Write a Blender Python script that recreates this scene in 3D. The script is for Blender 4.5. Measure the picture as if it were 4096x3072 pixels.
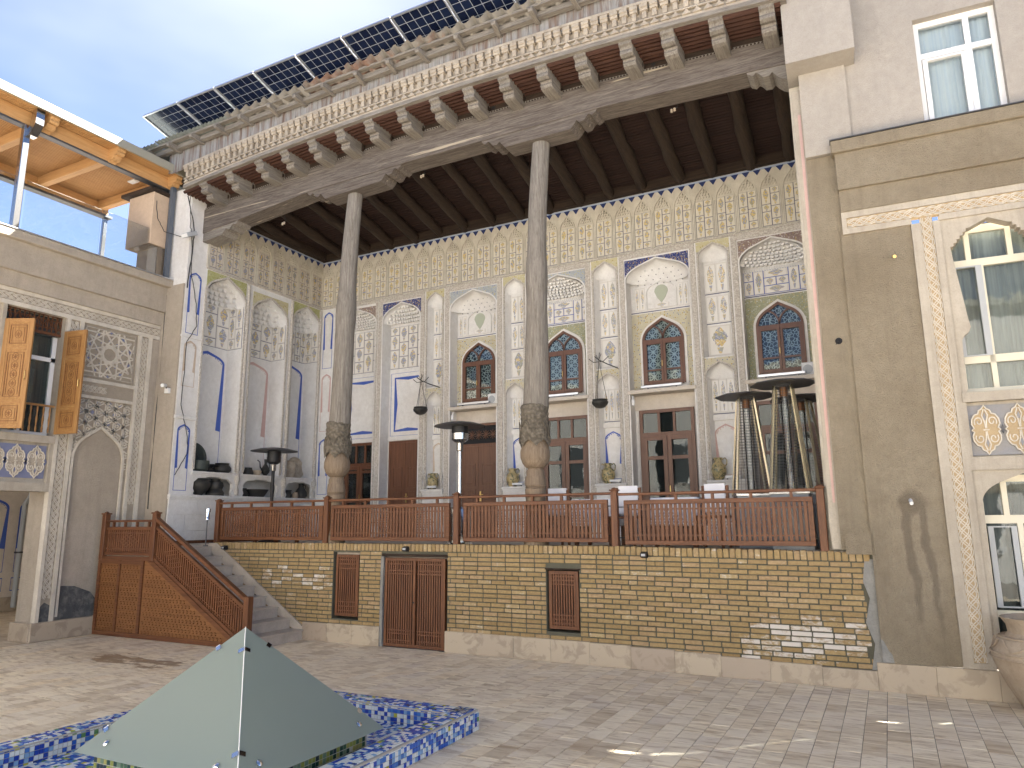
import bpy, math, random
from math import sin, cos, pi, radians, sqrt, atan2, hypot
from mathutils import Matrix, Vector
random.seed(7)
S = bpy.context.scene
for o in list(bpy.data.objects): bpy.data.objects.remove(o)
COL = S.collection
# ---------------------------------------------------------------- camera
CAM_H = 2.1
YAW, PITCH, ROLL, FPX = -0.4763, 0.18857, -0.008, 2863.0 / 4096
cd = bpy.data.cameras.new('camera'); cam = bpy.data.objects.new('camera', cd); COL.objects.link(cam)
fw = Vector((sin(YAW) * cos(PITCH), cos(YAW) * cos(PITCH), sin(PITCH))); rt = Vector((cos(YAW), -sin(YAW), 0)); up = rt.cross(fw)
r2 = rt * cos(ROLL) + up * sin(ROLL); u2 = -rt * sin(ROLL) + up * cos(ROLL)
cm = Matrix((r2, u2, -fw)).transposed().to_4x4(); cm.translation = (0, 0, CAM_H); cam.matrix_world = cm
cd.sensor_width = 36; cd.lens = 36 * FPX; cd.clip_start = .05; cd.clip_end = 2000
S.camera = cam
# ---------------------------------------------------------------- sky, sun, exposure
SUN_EL, SUN_AZ = radians(47), radians(45)     # the sun stands behind the house (azimuth from +Y towards +X)
w = bpy.data.worlds.new('World'); S.world = w; w.use_nodes = True
nt = w.node_tree; bg = nt.nodes['Background']
sk = nt.nodes.new('ShaderNodeTexSky'); sk.sky_type = 'NISHITA'; sk.sun_disc = False
sk.sun_elevation = SUN_EL; sk.sun_rotation = -SUN_AZ; sk.altitude = 700; sk.air_density = .36; sk.dust_density = .2; sk.ozone_density = 1.0
tc = nt.nodes.new('ShaderNodeTexCoord'); mp = nt.nodes.new('ShaderNodeMapping'); mp.inputs['Scale'].default_value = (1.2, 2.2, 5)
mp.inputs['Rotation'].default_value = (0, .25, .5)
nz = nt.nodes.new('ShaderNodeTexNoise'); nz.inputs['Scale'].default_value = 1.1; nz.inputs['Detail'].default_value = 4; nz.inputs['Roughness'].default_value = .55
rp = nt.nodes.new('ShaderNodeValToRGB'); rp.color_ramp.elements[0].position = .44; rp.color_ramp.elements[1].position = .8
rp.color_ramp.elements[0].color = (.0, .0, .0, 1); rp.color_ramp.elements[1].color = (.10, .10, .10, 1)
mx = nt.nodes.new('ShaderNodeMix'); mx.data_type = 'RGBA'; mx.inputs['B'].default_value = (8.6, 8.3, 7.9, 1)
L = nt.links.new
L(tc.outputs['Generated'], mp.inputs['Vector']); L(mp.outputs[0], nz.inputs['Vector']); L(nz.outputs['Fac'], rp.inputs[0])
L(rp.outputs[0], mx.inputs['Factor']); L(sk.outputs[0], mx.inputs['A']); L(mx.outputs['Result'], bg.inputs['Color'])
bg.inputs['Strength'].default_value = .05
sd = bpy.data.lights.new('sun', 'SUN'); sun = bpy.data.objects.new('sun', sd); COL.objects.link(sun)
sd.energy = 5.0; sd.angle = radians(.53); sd.color = (1, .965, .90)
sv = Vector((sin(SUN_AZ) * cos(SUN_EL), cos(SUN_AZ) * cos(SUN_EL), sin(SUN_EL)))
sun.location = sv * 60; sun.rotation_euler = sv.to_track_quat('Z', 'Y').to_euler()
S.view_settings.view_transform = 'Standard'; S.view_settings.look = 'None'; S.view_settings.gamma = 1; S.view_settings.use_curve_mapping = False
S.view_settings.exposure = 3.0
S.render.engine = 'CYCLES'; S.cycles.max_bounces = 8; S.cycles.transparent_max_bounces = 12; S.cycles.caustics_reflective = False; S.cycles.caustics_refractive = False
# ---------------------------------------------------------------- materials
class Ex:
    def __init__(s, b, k): s.b, s.k = b, k
    def _m(s, op, o=None, c=None): return s.b.math(op, s, o, c)
    def __add__(s, o): return s._m('ADD', o)
    __radd__ = __add__
    def __sub__(s, o): return s._m('SUBTRACT', o)
    def __rsub__(s, o): return s.b.math('SUBTRACT', o, s)
    def __mul__(s, o): return s._m('MULTIPLY', o)
    __rmul__ = __mul__
    def __truediv__(s, o): return s._m('DIVIDE', o)
    def __gt__(s, o): return s._m('GREATER_THAN', o)
    def __lt__(s, o): return s._m('LESS_THAN', o)
    def abs(s): return s._m('ABSOLUTE')
    def sin(s): return s._m('SINE')
    def fract(s): return s._m('FRACT')
    def min(s, o): return s._m('MINIMUM', o)
    def max(s, o): return s._m('MAXIMUM', o)
    def pow(s, o): return s._m('POWER', o)
class B:
    def __init__(s, nt): s.nt = nt; s.c = {}
    def n(s, t): return s.nt.nodes.new('ShaderNode' + t)
    def put(s, sock, v):
        if isinstance(v, Ex): s.nt.links.new(v.k, sock)
        elif v is not None:
            if isinstance(v, tuple) and len(v) == 3 and sock.type == 'RGBA': v = v + (1,)
            sock.default_value = v
    def math(s, op, a, b=None, c=None):
        m = s.n('Math'); m.operation = op
        for i, v in enumerate((a, b, c)):
            if v is not None: s.put(m.inputs[i], v)
        return Ex(s, m.outputs[0])
    def one(s, t, out):
        if (t, out) not in s.c: s.c[(t, out)] = Ex(s, s.n(t).outputs[out])
        return s.c[(t, out)]
    def pos(s): return s.one('NewGeometry', 'Position')
    def gen(s): return s.one('TexCoord', 'Generated')
    def obj(s): return s.one('TexCoord', 'Object')
    def rnd(s): return (s.one('ObjectInfo', 'Random') + s.one('NewGeometry', 'Random Per Island')).fract()
    def xyz(s, v):
        m = s.n('SeparateXYZ'); s.put(m.inputs[0], v); return [Ex(s, o) for o in m.outputs]
    def vec(s, x, y, z):
        m = s.n('CombineXYZ'); [s.put(m.inputs[i], v) for i, v in enumerate((x, y, z))]; return Ex(s, m.outputs[0])
    def scale(s, v, k, off=None):
        m = s.n('Mapping'); s.put(m.inputs['Vector'], v); m.inputs['Scale'].default_value = k if isinstance(k, tuple) else (k, k, k)
        if off is not None: s.put(m.inputs['Location'], off)
        return Ex(s, m.outputs[0])
    def noise(s, sc, det=3, ro=.55, v=None, dist=0):
        m = s.n('TexNoise'); s.put(m.inputs['Vector'], v or s.pos()); m.inputs['Scale'].default_value = sc; m.inputs['Detail'].default_value = det
        m.inputs['Roughness'].default_value = ro; m.inputs['Distortion'].default_value = dist
        return Ex(s, m.outputs['Fac'])
    def vor(s, sc, v=None, feat='F1', out='Distance', rnd=1):
        m = s.n('TexVoronoi'); m.feature = feat; s.put(m.inputs['Vector'], v or s.pos()); m.inputs['Scale'].default_value = sc
        m.inputs['Randomness'].default_value = rnd
        return Ex(s, m.outputs[out])
    def ramp(s, f, *st, mode='LINEAR'):
        m = s.n('ValToRGB'); r = m.color_ramp; r.interpolation = mode; s.put(m.inputs[0], f)
        while len(r.elements) < len(st): r.elements.new(1)
        for e, (p, c) in zip(r.elements, st):
            e.position = p; e.color = (c, c, c, 1) if isinstance(c, (int, float)) else tuple(c) + (1,)
        return Ex(s, m.outputs[0])
    def mix(s, f, a, b, mode='MIX'):
        m = s.n('Mix'); m.data_type = 'RGBA'; m.blend_type = mode; s.put(m.inputs['Factor'], f); s.put(m.inputs['A'], a); s.put(m.inputs['B'], b)
        return Ex(s, m.outputs['Result'])
MATS = {}
def mat(name, col, rough=.8, bump=None, bd=.004, metal=0, spec=.4, coat=0, extra=None):
    m = bpy.data.materials.new(name); m.use_nodes = True; MATS[name] = m
    b = B(m.node_tree); p = m.node_tree.nodes['Principled BSDF']
    c = col(b) if callable(col) else col
    b.put(p.inputs['Base Color'], c); b.put(p.inputs['Roughness'], rough(b) if callable(rough) else rough)
    p.inputs['Metallic'].default_value = metal; p.inputs['Specular IOR Level'].default_value = spec; p.inputs['Coat Weight'].default_value = coat
    if bump:
        n = b.n('Bump'); n.inputs['Distance'].default_value = bd; n.inputs['Strength'].default_value = 1; b.put(n.inputs['Height'], bump(b))
        m.node_tree.links.new(n.outputs[0], p.inputs['Normal'])
    if extra: extra(b, p)
    return m
def plaster(base, dirt, amt=.6, sc=.9, streak=0):
    def f(b):
        big = b.ramp(b.noise(sc, 6, .62), (.38, 0), (.68, 1))
        fine = b.noise(9, 5, .65)
        c = b.mix(big * amt, base, dirt)
        c = b.mix(b.ramp(fine, (.35, .0), (.75, .35)), c, tuple(x * .72 for x in dirt))
        c = b.mix(b.ramp(b.noise(60, 3, .7), (.5, 0), (.75, .3)), c, tuple(x * .6 for x in dirt))
        if streak:
            st = b.ramp(b.noise(1, 5, .6, b.scale(b.pos(), (7, 7, .5))), (.5, 0), (.72, streak)); c = b.mix(st, c, tuple(x * .55 for x in dirt))
        return c
    return f
fineb = lambda sc, d=4: (lambda b: b.noise(sc, d, .6))
WHITE, WDIRT = (.80, .79, .775), (.63, .595, .555)
mat('plaster_white', plaster(WHITE, WDIRT, .55, 1.1), .85, fineb(30), .004)
mat('plaster_blueish', plaster((.78, .772, .762), (.64, .615, .585), .6), .85, fineb(30), .004)
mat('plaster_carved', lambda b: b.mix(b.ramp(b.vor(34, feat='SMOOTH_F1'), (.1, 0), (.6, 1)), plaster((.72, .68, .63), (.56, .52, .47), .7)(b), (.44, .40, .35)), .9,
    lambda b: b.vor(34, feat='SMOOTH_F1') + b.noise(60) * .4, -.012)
mat('plaster_frieze', plaster((.645, .605, .525), (.51, .465, .385), .8, 1.6, .35), .9, fineb(40), .004)
mat('plaster_lime', plaster((.80, .775, .73), (.72, .69, .63), .5), .88, fineb(30), .003)
mat('plaster_warm', plaster((.66, .60, .53), (.50, .44, .37), .5), .88, fineb(30), .003)
def stain(b, c):       # damp runs below the white pipe stub
    x, y, z = b.xyz(b.pos()); n = (b.noise(2.5, 4) - .5) * .16; low = (z < 2.32) * (z > .55)
    def run(xc, wd): return 1 - (((x + n - xc - (2.3 - z) * .06).abs() / wd).min(1.0))
    m = (run(.17, .075).max(run(.36, .06)) * low * b.ramp(z / 2.4, (.2, .1), (.6, 1))).max((1 - ((x - .27).pow(2.0) + (z - 2.28).pow(2.0)) * 26).max(0) * .8)
    return b.mix(b.ramp(m * .75 + b.noise(9, 4) * .25, (.22, 0), (.55, .55)), c, (.13, .105, .08))
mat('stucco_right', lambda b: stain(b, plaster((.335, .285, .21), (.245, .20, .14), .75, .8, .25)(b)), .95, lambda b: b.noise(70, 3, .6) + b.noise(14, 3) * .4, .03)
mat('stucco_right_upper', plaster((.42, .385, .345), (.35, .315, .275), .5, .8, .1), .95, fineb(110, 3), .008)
mat('stucco_left', plaster((.53, .465, .385), (.40, .345, .28), .7, .7, .2), .95, lambda b: b.noise(70, 3, .6) + b.noise(14, 3) * .4, .025)
mat('stucco_trim', plaster((.47, .425, .36), (.36, .315, .255), .6, 1.2, .4), .9, fineb(50), .003)
mat('stucco_relief', plaster((.66, .61, .53), (.50, .45, .38), .6, 2, .3), .9, fineb(50), .003)
mat('stucco_ground', plaster((.38, .33, .265), (.29, .245, .195), .6, 2), .95, fineb(80), .004)
mat('stucco_ochre', plaster((.47, .36, .22), (.38, .29, .18), .5), .95, fineb(80), .004)
mat('stucco_peach', plaster((.62, .47, .34), (.52, .39, .28), .4), .95, fineb(80), .004)
mat('blue_ground', plaster((.17, .195, .33), (.23, .235, .31), .7, 3), .9)
mat('grey_ground', plaster((.25, .26, .30), (.32, .30, .27), .7, 3), .9)
mat('cement', plaster((.30, .295, .28), (.20, .20, .19), .8, 2.5), .95, fineb(22, 6), .02)
mat('cement_dark', lambda b: b.mix(b.ramp(b.noise(5, 7, .7), (.45, 0), (.7, .8)), (.075, .078, .082), (.23, .225, .21)), .95, fineb(14, 6), .03)
mat('paint_blue', plaster((.045, .10, .42), (.09, .15, .45), .5, 4), .8)
mat('paint_pink', plaster((.55, .36, .33), (.60, .46, .42), .5, 4), .85)
mat('paint_tan', plaster((.56, .44, .33), (.62, .52, .43), .5, 4), .85)
mat('paint_navy', (.02, .035, .13), .8)
mat('paint_pale_blue', (.36, .42, .55), .85)
def floral(base, c1, c2, sc=26, amt=.55, white=.25):
    def f(b):
        v = b.vor(sc); k = b.vor(sc, out='Color'); r, g, _ = b.xyz(k)
        dots = (v < .33) * (r > (1 - amt))
        c = b.mix(b.ramp(b.noise(5, 4), (.4, 0), (.7, .5)), base, tuple(x * .7 + .05 for x in base))
        vine = b.noise(sc * .55, 2, .5, dist=1.5); c = b.mix(((vine - .5).abs() < .022) * white * 2, c, (.62, .60, .5))
        return b.mix(dots, c, b.mix(g > .5, c1, c2))
    return f
for nm, a in {'span_navy': ((.028, .04, .17), (.62, .60, .55), (.50, .33, .08)), 'span_yellow': ((.53, .475, .28), (.34, .26, .08), (.58, .56, .48)),
              'span_greyblue': ((.38, .41, .44), (.13, .17, .36), (.50, .42, .18)), 'span_maroon': ((.24, .17, .15), (.50, .38, .12), (.50, .48, .48)),
              'span_green': ((.31, .32, .21), (.50, .40, .18), (.55, .55, .52)), 'span_olive': ((.36, .36, .14), (.22, .21, .07), (.46, .45, .3)),
              'span_cream': ((.55, .505, .37), (.42, .28, .05), (.16, .20, .36))}.items():
    mat(nm, floral(*a), .85)
def vase(ochre, base, dens=.42, sc=9):
    def f(b):
        u, _, v = b.xyz(b.gen()); u = (u - .5) * 2
        r = b.one('ObjectInfo', 'Random')
        p = b.scale(b.gen(), (1, 1, 1.6), b.vec(r * 37, r * 11, r * 53))
        n1 = b.noise(sc, 3, .6, p); n2 = b.noise(sc * 2.3, 2, .5, p)
        wb = ((v - .22) * 4.2).sin().max(0) * .60 * (.62 + n1 * .8)
        body = (u.abs() < wb) * (v > .3) * (v < .93)
        pot = (u.abs() < ((v - .06) * .9 + .10).max(0)) * (v < .27) * (v > .07)
        m = (body * (n2 > dens)).max(pot * .85)
        _, g, h = b.xyz(b.vor(sc * .8, p, out='Color'))
        c = b.mix(g > (1 - ochre), (.13, .16, .30), (.56, .38, .05)); c = b.mix((h > .72) * .8, c, (.20, .21, .12))
        edge = ((u.abs() > .86).max((v - .5).abs() > .455)) * .18
        bc = b.mix(b.noise(6, 4) * .5, base, tuple(x * .78 for x in base))
        bc = b.mix(edge, bc, (.25, .2, .15))
        return b.mix(m * .72, bc, c)
    return f
mat('picture_ochre', vase(.58, (.665, .62, .525), .38), .9)
mat('picture_grey', vase(.25, (.58, .52, .43), .36), .9)
mat('picture_white', vase(.34, (.76, .735, .69), .40), .9)
mat('picture_sprig', vase(.45, (.79, .77, .735), .46, 10), .9)
mat('balloon_green', plaster((.42, .46, .36), (.47, .48, .40), .6, 9), .9)
def wood(c1, c2, ax, sc=7, gap=.35, rough=.7):
    k = [14, 14, 14]; k[ax] = .9
    def f(b):
        v = b.scale(b.pos(), tuple(k)); g = b.noise(sc * .35, 6, .65, v, .6); h = b.noise(sc * 1.6, 3, .6, v)
        c = b.mix(b.ramp(g, (.3, 0), (.7, 1)), c1, c2); c = b.mix(b.ramp(h, (.52, 0), (.8, gap)), c, tuple(x * .35 for x in c1))
        return b.mix((b.rnd() - .5).abs() * .5, c, c1)
    return f
def wbump(ax, sc=3): 
    k = [14, 14, 14]; k[ax] = .9
    return lambda b: b.noise(sc, 6, .65, b.scale(b.pos(), tuple(k)), .6)
for i, a in enumerate('xyz'):
    mat('rail_wood_' + a, wood((.080, .028, .012), (.20, .082, .034), i), .5, wbump(i), .004, spec=.4)
    mat('grey_wood_' + a, wood((.135, .118, .10), (.315, .288, .255), i, 7, .75), .9, wbump(i, 4), .012)
    mat('dark_wood_' + a, wood((.016, .010, .007), (.056, .034, .021), i, 6, .7), .8, wbump(i), .012)
    mat('pine_' + a, wood((.50, .27, .105), (.63, .38, .17), i, 5, .3), .6, wbump(i), .002)
    mat('door_wood_' + a, wood((.095, .036, .018), (.17, .072, .036), i, 5, .4), .4, wbump(i), .002, spec=.5)
    mat('shutter_wood_' + a, wood((.27, .13, .042), (.43, .245, .095), i, 6, .55), .5, wbump(i), .003)
mat('carved_wood', wood((.15, .062, .022), (.29, .135, .052), 0, 5, .5), .55, wbump(0), .004)
mat('beam_wood', lambda b: b.mix(b.ramp(b.noise(1, 5, .6, b.scale(b.pos(), (.25, 9, 9))), (.62, 0), (.66, .7)), wood((.075, .058, .048), (.205, .178, .155), 0, 6, .85)(b), (.50, .43, .32)), .9, wbump(0, 4), .015)
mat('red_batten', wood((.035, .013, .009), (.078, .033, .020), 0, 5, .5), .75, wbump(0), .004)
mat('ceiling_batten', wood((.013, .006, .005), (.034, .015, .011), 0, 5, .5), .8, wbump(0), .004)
mat('board_silver', lambda b: b.mix(b.ramp(b.noise(1, 5, .6, b.scale(b.pos(), (9, 9, .8))), (.45, 0), (.62, .75)), wood((.20, .195, .19), (.35, .345, .34), 2, 7, .6)(b), (.13, .075, .05)), .9, wbump(2, 4), .006)
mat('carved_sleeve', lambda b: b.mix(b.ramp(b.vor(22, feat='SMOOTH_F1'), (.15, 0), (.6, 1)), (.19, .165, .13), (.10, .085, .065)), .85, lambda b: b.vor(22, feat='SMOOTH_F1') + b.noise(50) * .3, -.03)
mat('pale_wood', wood((.16, .115, .078), (.29, .225, .16), 2, 6, .75), .75, wbump(2, 3), .006)
def brickc(b):
    r = b.rnd(); x, y, z = b.xyz(b.pos())
    c = b.ramp(r, (0, (.29, .20, .09)), (.35, (.37, .268, .13)), (.6, (.32, .228, .108)), (.8, (.39, .275, .155)), (1, (.43, .33, .175)))
    c = b.mix(b.ramp(b.noise(22, 5, .7), (.4, 0), (.75, .55)), c, (.17, .11, .05))
    c = b.mix(b.ramp(b.noise(1.1, 4, .6), (.45, 0), (.7, .4)), c, (.35, .255, .14))
    d1 = ((x + 1.2 + (z - .5) * -.9) / 1.1).pow(2.0) + ((z - .50) / .46).pow(2.0); d2 = ((x + 10.0) / 1.5).pow(2.0) + ((z - 1.1) / .35).pow(2.0)
    k = (1.0 - d1).max(.55 - d2 * .55).max(0)
    wsh = b.ramp(b.noise(7, 7, .75, b.scale(b.pos(), (1, 1, 2.2))) * .95 + k * .34 + (r - .5) * .42 - .24, (.46, 0), (.62, .8))
    return b.mix(wsh, c, (.66, .63, .60))
mat('brick', brickc, .9, lambda b: b.noise(40, 5, .7), .006)
mat('mortar', plaster((.085, .082, .058), (.13, .125, .095), .7, 3), .95, fineb(60), .006)
mat('cornice_brick', plaster((.47, .41, .335), (.31, .265, .215), .9, 3, .5), .95, fineb(35, 5), .01)
mat('travertine', lambda b: b.mix(b.ramp(b.noise(4.5, 6, .6, dist=.8), (.52, 0), (.60, .6)), b.ramp(b.rnd(), (0, (.40, .33, .25)), (.5, (.45, .38, .29)), (1, (.37, .30, .235))), (.27, .22, .165)), .45, fineb(14), .002, spec=.5)
mat('step_stone', plaster((.54, .475, .40), (.38, .325, .27), .7, 3), .6, fineb(30), .003)
def pavec(b):
    r = b.rnd(); x, y, z = b.xyz(b.pos())
    c = b.ramp(r, (0, (.60, .50, .365)), (.2, (.84, .74, .57)), (.4, (.76, .665, .52)), (.6, (.86, .76, .58)), (.8, (.72, .635, .52)), (1, (.83, .70, .50)))
    v = b.noise(2.2, 6, .66, b.scale(b.pos(), (1, 5, 1), b.vec(r * 9, r * 23, 0)), .9)
    c = b.mix(b.ramp(v, (.49, 0), (.67, .8)), c, (.38, .27, .165)); c = b.mix(b.ramp(v, (.30, .7), (.43, 0)), c, (.84, .77, .66))
    st = b.ramp(b.noise(.55, 5, .6), (.56, 0), (.70, .42)); c = b.mix(st, c, (.32, .235, .165))
    pud = (((x + 10.7) / 1.15).pow(2.0) + ((y - 7.72) / .38).pow(2.0)); c = b.mix(b.ramp(b.noise(2.6, 5, .65, b.scale(b.pos(), (.6, 1.6, 1))) - pud * .09, (.44, 0), (.50, .8)), c, (.21, .13, .07))
    return c
mat('paving', pavec, lambda b: b.ramp(b.noise(3, 4), (.35, .42), (.65, .68)), lambda b: b.noise(12, 5, .6, b.scale(b.pos(), (1, 4, 1))), .003, spec=.5)
mat('ground_bed', plaster((.30, .26, .22), (.15, .13, .11), .6, 2), .95)
MOS = [(0, (.02, .055, .36)), (.16, (.03, .11, .48)), (.30, (.66, .70, .70)), (.52, (.20, .35, .58)), (.64, (.60, .66, .70)), (.80, (.05, .15, .46)), (.90, (.03, .06, .22)), (.94, (.42, .42, .06)), (.97, (.10, .24, .10))]
mat('mosaic_blue', lambda b: b.ramp(b.rnd(), *MOS, mode='CONSTANT'), .22, spec=.6)
mat('mosaic_green', lambda b: b.ramp(b.rnd(), (0, (.02, .05, .04)), (.2, (.22, .24, .06)), (.42, (.05, .10, .06)), (.6, (.28, .27, .09)), (.78, (.025, .04, .05)), (.9, (.14, .20, .14)), mode='CONSTANT'), .2, spec=.6)
mat('grout', plaster((.42, .41, .38), (.27, .25, .22), .6, 4), .9)
mat('steel', (.55, .55, .55), .22, metal=1); mat('chrome', (.75, .75, .76), .08, metal=1)
mat('gold_chrome', (.80, .74, .58), .25, metal=1); mat('black_metal', (.025, .025, .027), .5, metal=.3); mat('dark_steel', plaster((.13, .13, .14), (.09, .09, .09), .5, 3), .45, metal=.6)
mat('bronze_dark', plaster((.045, .045, .045), (.075, .072, .062), .6, 12), .55, fineb(30), .004, metal=.4)
mat('green_bronze', plaster((.045, .058, .052), (.03, .035, .033), .6, 9), .6, fineb(30), .004)
mat('grey_paint', (.10, .115, .14), .45); mat('white_plastic', (.75, .75, .75), .4); mat('grey_plastic', (.40, .42, .44), .45)
mat('aluminium', (.62, .63, .65), .35, metal=.8); mat('brass', (.55, .40, .17), .3, metal=1)
mat('copper_dark', (.16, .075, .035), .5, metal=.5)  # plain dark copper metal of the burner heads
mat('cream_metal', (.34, .325, .27), .5)
mat('solar_cell', lambda b: b.mix(b.rnd(), (.006, .010, .030), (.012, .020, .052)), .18, spec=.5); mat('solar_back', (.42, .46, .52), .4)
mat('roof_sheet', lambda b: b.mix(b.ramp(b.rnd() * .5 + b.noise(2.5, 5, .7) * .8, (.78, 0), (.92, .7)), b.mix(b.noise(3, 4), (.21, .20, .185), (.32, .30, .27)), (.20, .085, .05)), .8, fineb(30), .003)
mat('roof_sheet_new', plaster((.26, .29, .28), (.20, .22, .21), .5, 3), .5, metal=.3)
mat('upvc_white', (.80, .80, .80), .3); mat('upvc_cream', (.66, .62, .50), .35)
mat('cloth_white', (.80, .80, .84), .9); mat('terracotta', plaster((.43, .355, .27), (.31, .24, .175), .8, 4, .4), .8, fineb(18), .006)
mat('glazed_pot', lambda b: b.mix(b.ramp(b.noise(13, 4, .6, dist=1.2), (.42, 0), (.5, 1)), b.mix(b.noise(7), (.07, .085, .045), (.13, .14, .07)), b.mix(b.noise(20), (.42, .30, .12), (.50, .43, .26))), .3, spec=.5)
mat('clay_pale', plaster((.50, .43, .34), (.36, .29, .22), .7, 9), .8, fineb(30), .003)
mat('curtain_grey', lambda b: b.mix(b.noise(5, 3, .5, b.scale(b.pos(), (6, 6, .15))), (.14, .155, .15), (.36, .375, .36)), .9)
mat('curtain_blue', lambda b: b.mix(b.ramp(b.noise(4, 3, .5, b.scale(b.pos(), (7, 7, .12))), (.3, 0), (.7, 1)), (.72, .80, .90), (.92, .95, .97)), .9)
mat('curtain_dark', lambda b: b.mix(b.noise(5, 3, .5, b.scale(b.pos(), (6, 6, .15))), (.05, .06, .065), (.13, .14, .145)), .9)
mat('room_dark', (.02, .02, .022), .9)  # near-black colour standing in for the shade of rooms and holes
def lattice(kind):
    def f(b):
        x, y, z = b.xyz(b.pos())
        if kind == 0:
            v = b.vor(15, b.vec(x, z, 0), 'DISTANCE_TO_EDGE'); m = v < .07
        else:
            def ln(e, k): return ((e * k).fract() - .5).abs() > .40
            m = ln(x, 11).max(ln(z, 11)) * .9; m = m.max(ln(x + z, 5.5)).max(ln(x - z, 5.5))
        return b.mix(m, (.04, .05, .07), (.62, .64, .66))
    return f
mat('lattice_rosette', lattice(0), .85); mat('lattice_square', lattice(1), .85)
def glassx(refl, tint=(.82, .87, .86)):
    def ex(b, p):
        nt = b.nt; g = b.n('BsdfGlossy'); g.inputs['Roughness'].default_value = .01; t = b.n('BsdfTransparent'); t.inputs[0].default_value = tint + (1,)
        fr = b.n('Fresnel'); fr.inputs['IOR'].default_value = 1.52; nb = b.n('Bump'); nb.inputs['Distance'].default_value = .0015; b.put(nb.inputs['Height'], b.noise(3.5, 2)); nt.links.new(nb.outputs[0], g.inputs['Normal'])
        mx = b.n('MixShader'); k = Ex(b, fr.outputs[0]) * refl[0] + refl[1]; b.put(mx.inputs[0], k.min(1.0)); nt.links.new(t.outputs[0], mx.inputs[1]); nt.links.new(g.outputs[0], mx.inputs[2])
        nt.links.new(mx.outputs[0], nt.nodes['Material Output'].inputs['Surface'])
    return ex
mat('window_glass', (.5, .5, .5), .05, extra=glassx((.8, .02)))
mat('door_glass', (.5, .5, .5), .05, extra=glassx((.6, .0)))
mat('soft_glass', (.5, .5, .5), .05, extra=glassx((.8, .0), (.90, .93, .93)))
mat('clear_glass', (.5, .5, .5), .05, extra=glassx((1, .0), (.93, .96, .97)))
def frost(b, p):
    nt = b.nt; d = b.n('BsdfTranslucent'); d.inputs[0].default_value = (.58, .66, .62, 1); mx = b.n('MixShader'); mx.inputs[0].default_value = .55
    nt.links.new(p.outputs[0], mx.inputs[1]); nt.links.new(d.outputs[0], mx.inputs[2]); nt.links.new(mx.outputs[0], nt.nodes['Material Output'].inputs['Surface'])
mat('frosted_glass', lambda b: b.mix(b.noise(2, 4) * .5, (.34, .395, .375), (.39, .44, .42)), .34, lambda b: b.noise(300, 2), .0006, spec=.6, extra=frost)
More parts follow.
